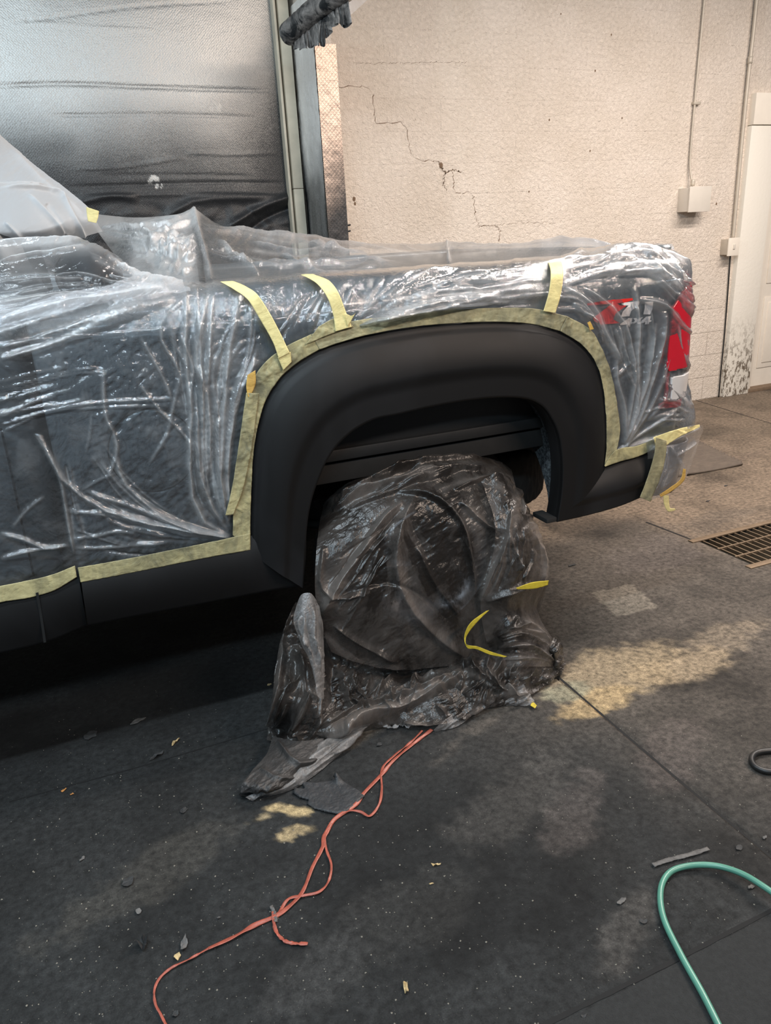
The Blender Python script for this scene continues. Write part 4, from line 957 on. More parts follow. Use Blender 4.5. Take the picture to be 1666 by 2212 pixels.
fo, _ = addfilm('plastic_film', P, Nn, cf, M['film_hazy'], None, None, .006, 6, 0, .6, seed=15, fine_=.3)
tag(fo, 'hazy white film sloping down from the cab roof at the left edge', 'plastic film')
net = [[(-260, 560, 2.33), (-60, 530, 2.33), (0, 516, 2.33), (60, 514, 2.33), (120, 514, 2.34), (185, 518, 2.36), (240, 545, 2.36), (300, 582, 2.36), (395, 607, 2.33)],
       [(-260, 590, 2.29), (-60, 560, 2.29), (0, 545, 2.28), (60, 540, 2.28), (120, 536, 2.28), (190, 536, 2.28), (245, 558, 2.29), (310, 590, 2.30), (395, 612, 2.30)],
       [(-260, 640, 2.24), (-60, 610, 2.24), (0, 600, 2.23), (60, 596, 2.22), (130, 590, 2.22), (200, 588, 2.22), (260, 595, 2.23), (320, 606, 2.25), (400, 618, 2.27)],
       [(-260, 700, 2.19), (-60, 665, 2.19), (0, 650, 2.19), (60, 640, 2.19), (130, 636, 2.19), (200, 632, 2.19), (260, 628, 2.19), (320, 624, 2.20), (410, 622, 2.22)],
       [(-260, 760, 2.17), (-60, 720, 2.17), (0, 705, 2.17), (60, 690, 2.17), (130, 675, 2.17), (200, 660, 2.175), (260, 648, 2.18), (330, 636, 2.19), (412, 628, 2.20)]]
P = netsurf(net, 200, 480); Nn = gridnormals(P)
cf = [([(-30, 532), (60, 522), (120, 520), (180, 516)], 5, .014, 8), ([(0, 565), (60, 552), (110, 545), (140, 540), (185, 530)], 4, .012, 8), ([(110, 600), (170, 590), (230, 605), (300, 620)], 2.5, .007, 8), ([(0, 612), (80, 605), (140, 602)], 2.5, .008, 6), ([(0, 655), (100, 640), (220, 635)], 3, .010, 6), ([(230, 552), (280, 585), (340, 606), (400, 610)], 6, .012, 8), ([(0, 690), (120, 660), (240, 640), (360, 620)], 7, .018, 8)]
cf += fan([(-60, 600), (60, 585), (180, 580)], [(-60, 690), (80, 665), (260, 640)], 18, 3, .005, 31, 5)
cf += fan([(180, 530), (260, 570), (380, 606)], [(230, 600), (300, 615), (390, 618)], 8, 3.5, .006, 32, 4)
def haze_c(px):
    x, y = px[..., 0], px[..., 1]
    hole_ = np.exp(-(((x - 196) / 82) ** 4 + ((y - 590) / 46) ** 4)); return .42 * (1 - hole_) * (.5 + fbm(x / 60, y / 20, 5, 3)) * (.55 + .8 * smooth(560, 535, y) + .6 * smooth(230, 300, x) + .5 * smooth(650, 690, y))
fo, _ = addfilm('plastic_film', P, Nn, cf, M['film_soft'], None, None, .006, 12, 0, 1, seed=25, haze=haze_c, fine_=.6)
tag(fo, 'crinkled film bulging over the dark roll beside the cab', 'plastic film')

# film hanging over the rear bumper
net = [[(1396, 955, 2.17), (1430, 945, 2.165), (1470, 930, 2.17), (1513, 918, 2.25), (1520, 930, 2.6)], [(1400, 1000, 2.17), (1435, 985, 2.16), (1475, 975, 2.17), (1505, 965, 2.25), (1500, 970, 2.6)], [(1392, 1045, 2.17), (1425, 1035, 2.16), (1462, 1022, 2.17), (1492, 1005, 2.25), (1488, 1000, 2.6)], [(1384, 1078, 2.17), (1408, 1080, 2.16), (1440, 1066, 2.17), (1478, 1035, 2.25), (1478, 1030, 2.6)]]
P = netsurf(net, 140, 150); Nn = gridnormals(P)
bf = [([(1400, 975), (1440, 955), (1513, 922)], 5, .014, 6), ([(1440, 965), (1430, 1010), (1408, 1070)], 3, .010, 6), ([(1445, 960), (1470, 1000), (1478, 1020)], 3, .010, 6), ([(1460, 985), (1490, 965), (1505, 955)], 3, .010, 5)]
bf += fan([(1432, 965), (1420, 1010), (1400, 1070)], [(1450, 960), (1455, 1010), (1430, 1065)], 10, 2.4, .008, 41, 3)
fo, _ = addfilm('plastic_film', P, Nn, bf, M['film_bed'], None, None, .006, 20, 0, 1, seed=35, haze=lambda px: .25 * fbm(px[..., 0] / 20, px[..., 1] / 20, 3, 3))
tag(fo, 'clear film bag hanging over the rear bumper corner', 'plastic film')

# ================================================================== TAPE
def tape(name, L, Rr, depth, mat, label=None, group=None, seed=0, amp=.004, n=None, parent=None, th=.0006, w=12):
    """strip between two traced edges; depth one value or one per point"""
    k = len(L)
    if np.isscalar(depth): depth = [depth] * k
    A = cr([at(*p, Y=d) if d > .9 else at(*p, Z=d) for p, d in zip(L, depth)], n or 30 * k); B = cr([at(*p, Y=d) if d > .9 else at(*p, Z=d) for p, d in zip(Rr, depth)], n or 30 * k)
    t = np.linspace(0, 1, w)[None, :, None]; P = A[:, None] * (1 - t) + B[:, None] * t
    Nn = gridnormals(P); px = proj(P); a = px[..., 0] / 18; b = px[..., 1] / 18
    d = amp * (crumple(a * .6, b * .6, seed) + .8 * (fbm(a, b, seed + 2, 3) - .5)); P = P + Nn * np.maximum(d, -.001)[..., None]
    o = gridmesh(name, P, mat, parent); solid(o, th, 0)
    if label: tag(o, label, 'masking tape', group)
    return o
# main band round the flare
oe = [(541, 1190), (541, 1130), (543, 1060), (547, 985), (556, 925), (572, 870), (602, 820), (642, 784), (690, 755), (740, 738), (800, 722), (900, 705), (1000, 697), (1080, 695), (1150, 700), (1210, 715), (1255, 743), (1285, 780), (1302, 830), (1309, 890), (1311, 950), (1307, 1008)]
ie = [(503, 1156), (504, 1105), (508, 1040), (517, 960), (528, 895), (538, 842), (566, 790), (612, 752), (672, 722), (735, 700), (798, 688), (898, 677), (1000, 668), (1080, 665), (1156, 667), (1225, 683), (1276, 712), (1300, 752), (1320, 805), (1333, 870), (1340, 930), (1332, 975)]
yd = YS - .024
h = 9
tape('masking_tape', [p for p in ie[:h]], [p for p in oe[:h]], yd, M['tape_dirty'], 'sprayed masking tape band curving up the front edge of the fender flare', seed=1, amp=.008, w=24)
tape('masking_tape', ie[h - 1:16], oe[h - 1:16], yd, M['tape_green'], 'sprayed masking tape band along the top of the fender flare', seed=2, amp=.006, w=24)
tape('masking_tape', ie[15:], oe[15:], yd, M['tape_green'], 'sprayed masking tape band down the rear edge of the fender flare', seed=3, amp=.008, w=24)
tape('masking_tape', [(168, 1226), (260, 1210), (360, 1190), (450, 1172), (541, 1152)], [(174, 1258), (260, 1242), (360, 1222), (450, 1204), (541, 1188)], YS - .026, M['tape_dirty'], 'straight masking tape strip above the black rocker below the fuel door', seed=4, amp=.004, w=20)
tape('masking_tape', [(-300, 1330), (-120, 1290), (0, 1266), (60, 1254), (110, 1242), (162, 1222)], [(-300, 1372), (-120, 1330), (0, 1301), (60, 1292), (115, 1276), (166, 1246)], YS - .022, M['tape_dirty'], 'masking tape strip curving along the bottom of the cab at the left edge', seed=5, amp=.004, w=20)
tape('masking_tape', [(532, 848), (516, 960), (500, 1060), (487, 1114)], [(560, 850), (545, 960), (524, 1060), (504, 1112)], YS - .034, M['tape_dirty'], 'loose vertical masking tape piece lifting beside the front of the flare', seed=6, amp=.007, w=14)
tape('masking_tape', [(1306, 1006), (1330, 973), (1380, 962), (1430, 940), (1460, 925)], [(1308, 1008), (1340, 997), (1385, 984), (1425, 962), (1440, 950)], YS - .028, M['tape_dirty'], 'masking tape strip running back from the flare tip to the bumper', seed=7, amp=.004, w=16)
tape('masking_tape', [(1412, 945), (1460, 928), (1512, 917)], [(1420, 975), (1466, 945), (1512, 923)], [YS - .055, YS - .06, YS - .02], M['tape'], 'pale pinched tape at the top corner of the bumper film', seed=8, amp=.007, w=14)
tape('masking_tape', [(1418, 945), (1413, 985), (1398, 1035), (1383, 1074)], [(1441, 952), (1438, 990), (1424, 1040), (1405, 1084)], YS - .075, M['tape_green'], 'greenish masking tape running down the front edge of the bumper', seed=9, amp=.006, w=14)
tape('masking_tape', [(1476, 1012), (1470, 1035), (1445, 1055), (1425, 1068)], [(1482, 1014), (1478, 1038), (1450, 1062), (1428, 1074)], YS - .04, M['tape_orange'], 'narrow yellowed tape along the lower edge of the bumper film', seed=10, amp=.002, w=6)
tape('masking_tape', [(1433, 1070), (1435, 1090), (1444, 1105), (1460, 1102)], [(1445, 1070), (1446, 1088), (1448, 1097), (1458, 1098)], YS - .04, M['tape'], 'curled tail of tape dangling below the bumper film', seed=11, amp=.001, w=6)
tape('masking_tape', [(476, 608), (510, 628), (536, 648), (562, 690), (590, 740), (602, 774)], [(502, 607), (530, 618), (556, 636), (582, 675), (606, 720), (626, 762)], [YS + .085, YS + .02, YS - .02, YS - .028, YS - .032, YS - .036], M['tape'], 'first pale tape strap from the left, angled down from rail to flare', seed=12, amp=.0025, w=12)
tape('masking_tape', [(600, 772), (612, 800)], [(628, 760), (630, 782)], YS - .034, M['tape'], 'torn tape end at the foot of the left strap', seed=13, amp=.003, w=8, n=20)
tape('masking_tape', [(650, 593), (684, 612), (706, 640), (720, 680), (725, 716)], [(676, 592), (710, 606), (730, 630), (746, 670), (760, 706)], [YS + .085, YS + .01, YS - .024, YS - .032, YS - .036], M['tape'], 'second pale tape strap, curving over the rail to the flare top', seed=14, amp=.0025, w=12)
tape('masking_tape', [(744, 676), (762, 684)], [(752, 706), (768, 676)], YS - .040, M['tape'], 'small pointed tape tab beside the foot of the second strap', seed=15, amp=.002, w=8, n=20)
tape('masking_tape', [(688, 706), (716, 690), (745, 680)], [(660, 745), (714, 722), (764, 706)], YS - .030, M['tape_dirty'], 'wide folded tape patch under the second strap', seed=16, amp=.008, w=16)
tape('masking_tape', [(1183, 562), (1190, 590), (1186, 630), (1174, 672)], [(1213, 558), (1217, 590), (1212, 635), (1200, 676)], [YS + .075, YS - .018, YS - .034, YS - .036], M['tape'], 'pale tape strap over the rail near the decal', seed=17, amp=.0025, w=12)
tape('masking_tape', [(186, 447), (188, 465), (190, 478)], [(214, 456), (212, 470), (208, 482)], 2.52, M['tape'], 'short pale tape joining the film sheets where cab meets bed', seed=18, amp=.002, w=10, n=30)
tape('masking_tape', [(535, 810), (532, 835), (536, 858)], [(552, 800), (552, 830), (540, 858)], YS - .036, M['tape_orange'], 'small amber tape fold at the front shoulder of the flare', seed=19, amp=.003, w=8, n=30)
tape('masking_tape', [(1269, 697), (1272, 705), (1275, 713)], [(1275, 694), (1279, 702), (1283, 711)], YS - .036, M['tape_orange'], 'small amber tape tab left of the decal', seed=20, amp=.002, w=8, n=30)

# ================================================================== BAGGED WHEEL
bag = tag(empty('wheel_cover_film', (1.05, 2.1, 0)), 'crumpled black-sprayed plastic film wrapped over the rear wheel and bunched on the floor', 'plastic cover')
net = [[(702, 1095, 2.36), (770, 1010, 2.42), (850, 965, 2.45), (940, 948, 2.45), (1035, 965, 2.42), (1105, 1015, 2.38)],
       [(690, 1140, 2.22), (765, 1062, 2.26), (860, 1018, 2.26), (960, 1004, 2.26), (1055, 1015, 2.24), (1120, 1075, 2.20)],
       [(683, 1200, 2.13), (770, 1150, 2.13), (870, 1110, 2.13), (970, 1090, 2.12), (1080, 1110, 2.12), (1155, 1150, 2.12)],
       [(680, 1260, 2.10), (775, 1240, 2.09), (870, 1220, 2.08), (975, 1210, 2.08), (1085, 1215, 2.08), (1182, 1220, 2.10)],
       [(684, 1310, 2.09), (780, 1320, 2.07), (880, 1330, 2.06), (980, 1320, 2.06), (1085, 1300, 2.05), (1172, 1290, 2.08)],
       [(700, 1370, 2.09), (785, 1400, 2.07), (880, 1412, 2.06), (975, 1405, 2.05), (1060, 1380, 2.04), (1158, 1340, 2.06)],
       [(716, 1408, 2.09), (790, 1436, 2.08), (880, 1446, 2.07), (970, 1436, 2.05), (1050, 1416, 2.03), (1160, 1390, 2.05)]]
P = netsurf(net, 380, 420); Nn = gridnormals(P)
f = []
for pts, w, h in [([(870, 1085), (820, 1130), (770, 1200), (720, 1270), (690, 1330)], 12, .030), ([(900, 1070), (860, 1140), (850, 1220), (880, 1310), (960, 1390), (1010, 1420)], 16, .028),
    ([(860, 1062), (930, 1075), (985, 1120), (1010, 1200), (1025, 1290)], 7, .028), ([(990, 1085), (1040, 1130), (1085, 1160), (1100, 1200)], 6, .022), ([(1120, 1070), (1110, 1120), (1075, 1180), (1050, 1260), (1040, 1300)], 7, .040),
    ([(1105, 1190), (1085, 1250), (1040, 1290)], 9, .036), ([(740, 1090), (800, 1060), (860, 1045), (950, 1020), (1050, 1015)], 8, .026), ([(700, 1100), (780, 1060), (850, 1020), (930, 1000), (1040, 990)], 7, .022), ([(760, 1040), (850, 990), (950, 970)], 7, .020),
    ([(720, 1350), (780, 1390), (860, 1430)], 6, .016), ([(700, 1180), (690, 1260), (720, 1290), (800, 1280)], 6, .016), ([(1140, 1130), (1160, 1200), (1150, 1260)], 7, .022), ([(1070, 1120), (1120, 1180), (1170, 1230)], 5, .016),
    ([(980, 1060), (1070, 1030), (1110, 1050)], 5, .018), ([(700, 1300), (850, 1260), (980, 1350)], 7, -.012), ([(1060, 1230), (1100, 1270), (1120, 1320)], 6, .02), ([(900, 1180), (930, 1250), (990, 1330)], 8, .014)]: f.append((pts, w, h, 12))
bright_w = [([(875, 1080), (800, 1150), (740, 1230), (692, 1320)], 17, 1.2), ([(740, 1100), (800, 1060), (860, 1035), (940, 1015)], 10, 1.0), ([(1000, 1090), (1040, 1170), (1050, 1250), (1040, 1300)], 15, .8), ([(1120, 1060), (1110, 1130), (1070, 1200), (1040, 1290)], 8, 1.1), ([(700, 1365), (750, 1415), (830, 1438), (880, 1444)], 6, 1.1),  # fold highlights put into the colour as bands of thinner overspray
    ([(850, 1100), (855, 1200), (890, 1310), (960, 1380), (1020, 1425)], 20, .55), ([(1140, 1120), (1172, 1190), (1176, 1255)], 12, 1.0), ([(1095, 1180), (1075, 1240), (1045, 1290)], 9, 1.1), ([(780, 1020), (860, 980), (960, 965)], 12, .6), ([(1080, 1440), (1130, 1420), (1190, 1440)], 9, .7), ([(1090, 1375), (1140, 1360), (1190, 1400)], 9, .6),
    ([(705, 1590), (790, 1552), (900, 1515), (990, 1470)], 6, .9), ([(880, 1565), (950, 1575), (1040, 1532)], 6, .9), ([(610, 1380), (600, 1450), (590, 1560)], 6, .5), ([(640, 1480), (680, 1500), (690, 1560)], 7, .5), ([(1000, 1455), (1060, 1480), (1110, 1510)], 6, .8), ([(940, 1060), (1030, 1040), (1100, 1060)], 8, .9)]
f += fan([(880, 1080), (760, 1180), (690, 1260)], [(900, 1110), (800, 1270), (720, 1390)], 10, 5, .010, 51, 9)
f += fan([(1080, 1020), (1110, 1120), (1170, 1230)], [(1060, 1110), (1070, 1200), (1100, 1350)], 12, 4, .014, 52, 8)
f += fan([(700, 1110), (800, 1040), (920, 975)], [(760, 1100), (860, 1060), (1050, 1010)], 12, 4, .014, 53, 8)
def haze_w(px):
    x, y = px[..., 0], px[..., 1]; return .25 * fbm(x / 60, y / 60, 9, 4)
o, _ = addfilm('draped_sheet', P, Nn, f, M['film_black'], bag, None, .022, 7, .004, 1.0, seed=61, haze=haze_w, fine_=.12, asym=2.2, clean=bright_w)
# right-hand bunch

net = [[(1040, 1040, 2.16), (1080, 1020, 2.16), (1125, 1060, 2.2)], [(1070, 1130, 2.05), (1120, 1130, 2.03), (1168, 1165, 2.08)], [(1062, 1210, 2.03), (1120, 1220, 2.00), (1186, 1225, 2.07)], [(1040, 1290, 2.03), (1110, 1275, 1.99), (1184, 1262, 2.06)],
       [(1040, 1330, 2.03), (1100, 1320, 2.0), (1160, 1310, 2.06)], [(1050, 1380, 2.02), (1110, 1350, 1.97), (1172, 1345, 2.04)], [(1062, 1410, 2.00), (1120, 1400, 1.93), (1205, 1400, 1.99)], [(1070, 1440, 1.97), (1130, 1440, 1.90), (1216, 1440, 1.97)]]
P = netsurf(net, 260, 150); Nn = gridnormals(P)
f = [([(1105, 1100), (1090, 1180), (1060, 1240), (1042, 1290)], 6, .022, 10), ([(1150, 1150), (1175, 1210), (1170, 1260)], 6, .016, 8), ([(1050, 1300), (1090, 1285), (1150, 1262)], 6, .014, 8), ([(1075, 1400), (1130, 1395), (1200, 1430)], 7, .022, 8), ([(1090, 1370), (1140, 1350), (1190, 1395)], 6, .018, 8), ([(1120, 1330), (1100, 1360), (1075, 1375)], 5, .016, 6), ([(1130, 1240), (1110, 1180), (1100, 1150)], 5, .014, 6)]
f += fan([(1080, 1120), (1070, 1200), (1050, 1290)], [(1160, 1150), (1160, 1220), (1120, 1290)], 10, 4, .010, 54, 6)
f += fan([(1070, 1350), (1130, 1340), (1190, 1380)], [(1070, 1430), (1130, 1425), (1210, 1440)], 10, 4.5, .012, 55, 5)
addfilm('side_bunch', P, Nn, f, M['film_black'], bag, None, .024, 16, 0, 1.0, seed=63, haze=haze_w, fine_=.12, asym=2.2, clean=bright_w)
# skirt down to the floor
net = [[(640, 1300, 2.20), (690, 1340, 2.14), (780, 1425, 2.13), (900, 1436, 2.12), (1010, 1420, 2.08), (1090, 1400, 2.02), (1160, 1380, 2.02), (1200, 1395, 2.05)],
       [(605, 1390, 2.16), (680, 1420, 2.10), (780, 1450, 2.12), (900, 1455, 2.10), (1020, 1430, 2.00), (1090, 1425, 1.96), (1160, 1420, 1.96), (1214, 1418, 2.0)],
       [(592, 1450, 2.08), (670, 1480, 2.04), (770, 1490, 2.06), (900, 1480, 2.03), (1010, 1455, 1.97), (1090, 1450, 1.93), (1160, 1440, 1.95), (1218, 1436, 1.98)],
       [(588, 1510, 2.02), (660, 1530, 1.98), (760, 1530, 2.02), (880, 1510, 1.98), (1000, 1490, 1.93), (1080, 1485, 1.92), (1140, 1478, .04), (1212, 1456, .02)],
       [(584, 1560, .045), (650, 1585, .05), (740, 1570, .06), (850, 1540, .05), (960, 1530, .05), (1060, 1505, .05), (1120, 1495, .03), (1200, 1462, .01)],
       [(578, 1600, .012), (655, 1620, .015), (730, 1590, .012), (830, 1565, .012), (930, 1570, .012), (1040, 1532, .010), (1120, 1515, .008), (1195, 1470, .006)]]
P = netsurf(net, 300, 620); Nn = gridnormals(P)
f = []
for pts, w, h in [([(700, 1590), (790, 1550), (900, 1515), (990, 1470), (1010, 1450)], 9, .036), ([(705, 1560), (740, 1548), (820, 1520), (930, 1490), (1000, 1445)], 6, .026), ([(1000, 1450), (1060, 1470), (1110, 1505), (1150, 1500)], 8, .03), ([(870, 1560), (930, 1575), (1030, 1530), (1070, 1510)], 6, .024),
    ([(640, 1300), (615, 1370), (600, 1450), (592, 1520), (580, 1590)], 9, .03), ([(700, 1380), (712, 1450), (705, 1540)], 8, -.03), ([(650, 1400), (640, 1470), (600, 1500)], 7, .024), ([(660, 1500), (640, 1550), (650, 1610)], 6, .022), ([(620, 1520), (600, 1570), (590, 1600)], 5, .02), ([(690, 1540), (680, 1580), (650, 1620)], 5, .018),
    ([(720, 1440), (740, 1500), (760, 1540)], 7, .024), ([(760, 1440), (750, 1470), (765, 1500)], 5, .018), ([(860, 1450), (800, 1500), (770, 1530)], 6, .018), ([(960, 1450), (880, 1480), (800, 1520)], 6, .016), ([(1060, 1420), (1050, 1450), (1090, 1490)], 7, .026), ([(1020, 1430), (1030, 1470), (1000, 1500)], 6, .02),
    ([(1140, 1410), (1100, 1440), (1090, 1480)], 6, .024), ([(1190, 1410), (1150, 1440), (1120, 1470)], 6, .022), ([(1030, 1500), (1010, 1530), (980, 1550)], 6, .018), ([(940, 1520), (960, 1550), (940, 1570)], 5, .018)]: f.append((pts, w, h, 9))
f += fan([(600, 1400), (590, 1500), (580, 1600)], [(690, 1420), (690, 1520), (660, 1620)], 10, 8, .016, 56, 14)
f += fan([(720, 1450), (760, 1520), (780, 1560)], [(960, 1450), (900, 1500), (880, 1550)], 14, 5, .012, 57, 12)
f += fan([(1000, 1430), (990, 1480), (960, 1550)], [(1180, 1410), (1140, 1450), (1120, 1500)], 18, 5, .016, 58, 10)
def ex2(px): return 0.02 * (fbm(px[..., 0] / 45, px[..., 1] / 45, 91, 3) - .35)
o, _ = addfilm('floor_skirt', P, Nn, f, M['film_black'], bag, None, .036, 15, .002, .9, ex2, seed=65, haze=haze_w, fine_=.12, asym=2.2, clean=bright_w)
# tongue lying on the floor at the front left
net = [[(590, 1590, .05), (640, 1600, .06), (700, 1595, .04)], [(575, 1630, .05), (630, 1640, .06), (690, 1640, .03)], [(545, 1665, .05), (600, 1680, .055), (650, 1670, .02)], [(524, 1692, .05), (575, 1706, .05), (628, 1692, .02)], [(520, 1712, .03), (560, 1712, .03), (600, 1706, .01)]]
P = netsurf(net, 120, 110); Nn = gridnormals(P)
addfilm('floor_tongue', P, Nn, [([(600, 1600), (640, 1650), (690, 1640)], 5, .014, 6), ([(560, 1660), (600, 1680), (640, 1680)], 5, .008, 6)], simple('matte sprayed film', (.04, .037, .035, 1), .55, 0, .4, 40, .5, .004), bag, None, .008, 30, 0, 1, seed=67)
net = [[(524, 1695, .045), (570, 1702, .05), (625, 1690, .02)], [(520, 1710, .01), (565, 1712, .004), (640, 1690, .004)], [(516, 1718, .02), (560, 1722, .012), (650, 1696, .01)]]
P = netsurf(net, 40, 90); Nn = gridnormals(P); addfilm('curled_hem', P, Nn, [], M['black'], bag, None, .003, 30, 0, 1, seed=68)
net = [[(812, 1560, .035), (760, 1575, .04), (700, 1600, .04), (655, 1640, .035), (600, 1690, .03), (530, 1722, .02)], [(800, 1566, .03), (765, 1590, .035), (705, 1625, .035), (665, 1660, .03), (615, 1700, .022), (540, 1726, .012)], [(790, 1572, .004), (765, 1600, .004), (715, 1645, .004), (675, 1678, .004), (630, 1705, .004), (550, 1727, .004)]]
P = netsurf(net, 60, 260); Nn = gridnormals(P)
addfilm('clear_hem', P, Nn, fan([(810, 1562), (700, 1615), (600, 1695)], [(795, 1570), (715, 1640), (630, 1704)], 8, 3, .007, 71, 4), M['film_clear2'], bag, None, .006, 30, .002, 1, seed=69)
net = [[(640, 1310, 2.06), (652, 1284, 2.06), (672, 1282, 2.05), (690, 1310, 2.06)], [(634, 1340, 2.05), (655, 1330, 2.02), (680, 1335, 2.02), (698, 1350, 2.05)], [(645, 1375, 2.05), (662, 1380, 2.01), (684, 1385, 2.01), (700, 1395, 2.04)], [(655, 1400, 2.04), (672, 1420, 2.0), (690, 1430, 2.0), (701, 1440, 2.02)], [(668, 1420, 2.02), (680, 1460, 1.98), (692, 1470, 1.98), (701, 1480, 2.0)], [(676, 1450, 2.00), (685, 1500, 1.96), (694, 1510, 1.96), (700, 1510, 1.98)]]
P = netsurf(net, 150, 60); Nn = gridnormals(P)
addfilm('clear_strand', P, Nn, fan([(655, 1290), (650, 1350), (680, 1430)], [(685, 1300), (695, 1380), (697, 1490)], 9, 3, .012, 72, 4), M['film_clear2'], bag, None, .008, 14, 0, 1, seed=70, fine_=.2, asym=2)
net = [[(1040, 1508, .03), (1010, 1525, .03), (960, 1555, .035), (935, 1575, .02)], [(1080, 1520, .004), (1030, 1540, .004), (985, 1570, .004), (940, 1578, .004)]]
P = netsurf(net, 30, 110); Nn = gridnormals(P); addfilm('clear_hem', P, Nn, fan([(1040, 1510), (940, 1570)], [(1070, 1520), (980, 1565)], 4, 3, .005, 73, 3), M['film_clear2'], bag, None, .005, 30, .002, 1, seed=71)
net = [[(1130, 1478, .05), (1100, 1490, .04), (1070, 1505, .03)], [(1145, 1500, .03), (1120, 1508, .03), (1090, 1515, .02)], [(1158, 1522, .004), (1130, 1525, .004), (1095, 1524, .004)]]
P = netsurf(net, 40, 60); Nn = gridnormals(P); addfilm('clear_hem', P, Nn, fan([(1135, 1480), (1150, 1515)], [(1080, 1505), (1100, 1520)], 4, 3, .006, 74, 3), M['film_clear2'], bag, None, .006, 30, .002, 1, seed=72)
net = [[(1196, 1378, 2.0), (1212, 1392, 1.98), (1220, 1412, 1.98)], [(1188, 1400, 1.97), (1200, 1412, 1.94), (1218, 1432, 1.97)], [(1190, 1430, 1.97), (1202, 1440, 1.95), (1214, 1450, .03)]]
P = netsurf(net, 50, 50); Nn = gridnormals(P); addfilm('side_knot', P, Nn, fan([(1196, 1380), (1190, 1430)], [(1220, 1410), (1214, 1450)], 5, 3, .010, 75, 3), M['film_black'], bag, None, .02, 50, 0, 1, seed=73)
# strap hanging off the right hand knot
tape('hanging_strap', [(1188, 1445), (1192, 1462), (1206, 1478)], [(1200, 1442), (1210, 1458), (1208, 1472)], 1.95, M['black'], parent=bag, seed=40, amp=.002, n=30, w=8)
tape('tape_piece', [(1057, 1318), (1030, 1345), (1008, 1375), (1008, 1392), (1030, 1396), (1062, 1408), (1096, 1418)], [(1050, 1320), (1016, 1346), (1003, 1376), (1010, 1400), (1028, 1402), (1058, 1414), (1090, 1420)], [1.975, 1.97, 1.965, 1.955, 1.95, 1.94, 1.93], M['tape_yellow'], parent=bag, seed=41, amp=.002, n=120, w=8)
tape('tape_piece', [(1115, 1270), (1150, 1258), (1186, 1254)], [(1118, 1273), (1155, 1272), (1184, 1264)], 1.96, M['tape_yellow'], parent=bag, seed=42, amp=.003, n=60, w=8)
tape('tape_piece', [(1150, 1514), (1160, 1524)], [(1146, 1524), (1156, 1530)], .012, M['tape_yellow'], parent=bag, seed=43, amp=.003, n=16, w=6)

# ================================================================== THINGS ON THE FLOOR
def ribbon(name, pts, w, mat, label, cat, zl=None, n=150, parent=None, tw=.5, seed=0):
    k = len(pts); zs = zl or [.004] * k
    C = cr([at(p[0], p[1], Z=z) for p, z in zip(pts, zs)], n); T = np.gradient(C, axis=0); T /= np.linalg.norm(T, axis=1, keepdims=True)
    S = np.cross(T, (0, 0, 1)); S /= np.linalg.norm(S, axis=1, keepdims=True); U = np.cross(S, T); t = np.arange(n) / n
    rng = np.random.RandomState(seed); an = (fbm(t * 14, t * 0 + seed, seed, 2) - .5) * 2 * tw * 1.5
    D = S * np.cos(an)[:, None] + U * np.sin(an)[:, None]; ww = w * (.75 + .5 * fbm(t * 20, t * 0 + 3, seed + 7, 2))
    P = np.stack([C + D * (ww * q)[:, None] for q in (-.5, -.17, .17, .5)], 1); P[..., 2] += .002; P[..., 2] = np.maximum(P[..., 2], .003)
    o = gridmesh(name, P, mat, parent); solid(o, .0012, 0)
    if label: tag(o, label, cat)
    return o
Z7 = lambda *pts: [(x * .5, 1500 + y * .5) for x, y in pts]
rb = tag(empty('red_ribbon', tuple(at(700, 1850, Z=0))), 'red plastic ribbon trailing across the dark floor from under the wheel film', 'ribbon')
Z6 = lambda *pts: [(500 + x * .4562, 1100 + y * .4562) for x, y in pts]
ribbon('main_strand', Z6((950, 1045), (840, 1130), (770, 1190), (710, 1260), (625, 1350), (590, 1400), (490, 1470), (450, 1534)) + Z7((1400, 620), (1395, 660), (1350, 750), (1310, 850), (1270, 900), (1200, 955), (1100, 1000), (1000, 1055), (900, 1100)), .011, M['ribbon'], None, None, n=300, parent=rb, seed=1)
ribbon('thin_tail', Z7((905, 1098), (820, 1145), (740, 1185), (690, 1230), (668, 1280), (672, 1340), (695, 1385), (722, 1440)), .006, M['ribbon'], None, None, parent=rb, seed=2)
ribbon('side_loop', Z6((905, 1050), (850, 1105), (770, 1170), (715, 1230), (712, 1330), (700, 1400), (655, 1455), (610, 1435), (560, 1430), (500, 1455)), .007, M['ribbon'], None, None, parent=rb, seed=3)
ribbon('side_loop', Z7((1435, 560), (1405, 610), (1410, 670), (1432, 740), (1420, 810), (1380, 855), (1310, 872), (1250, 885), (1215, 930), (1195, 965)), .007, M['ribbon'], None, None, parent=rb, seed=4)
ribbon('loose_end', Z7((1180, 940), (1188, 1010), (1210, 1050), (1250, 1075), (1330, 1080)), .008, M['ribbon'], None, None, parent=rb, seed=5)
ribbon('silver_wrap', Z7((1172, 915), (1186, 950), (1194, 985)), .010, M['scrap_grey'], None, None, parent=rb, seed=6, n=30)
h1 = tube('green_hose', [at(1575, 2260, Z=.012), at(1520, 2150, Z=.012), at(1470, 2060, Z=.012), at(1433, 1980, Z=.012), at(1428, 1920, Z=.012), at(1448, 1884, Z=.012), at(1490, 1870, Z=.014), at(1545, 1870, Z=.02), at(1600, 1886, Z=.03), at(1650, 1915, Z=.04), at(1720, 1965, Z=.04), at(1900, 2090, Z=.02), at(2100, 2300, Z=.012)], .0075, M['hose_green'], samples=140)
tag(h1, 'thin green air hose looping in from the lower right corner', 'hose')
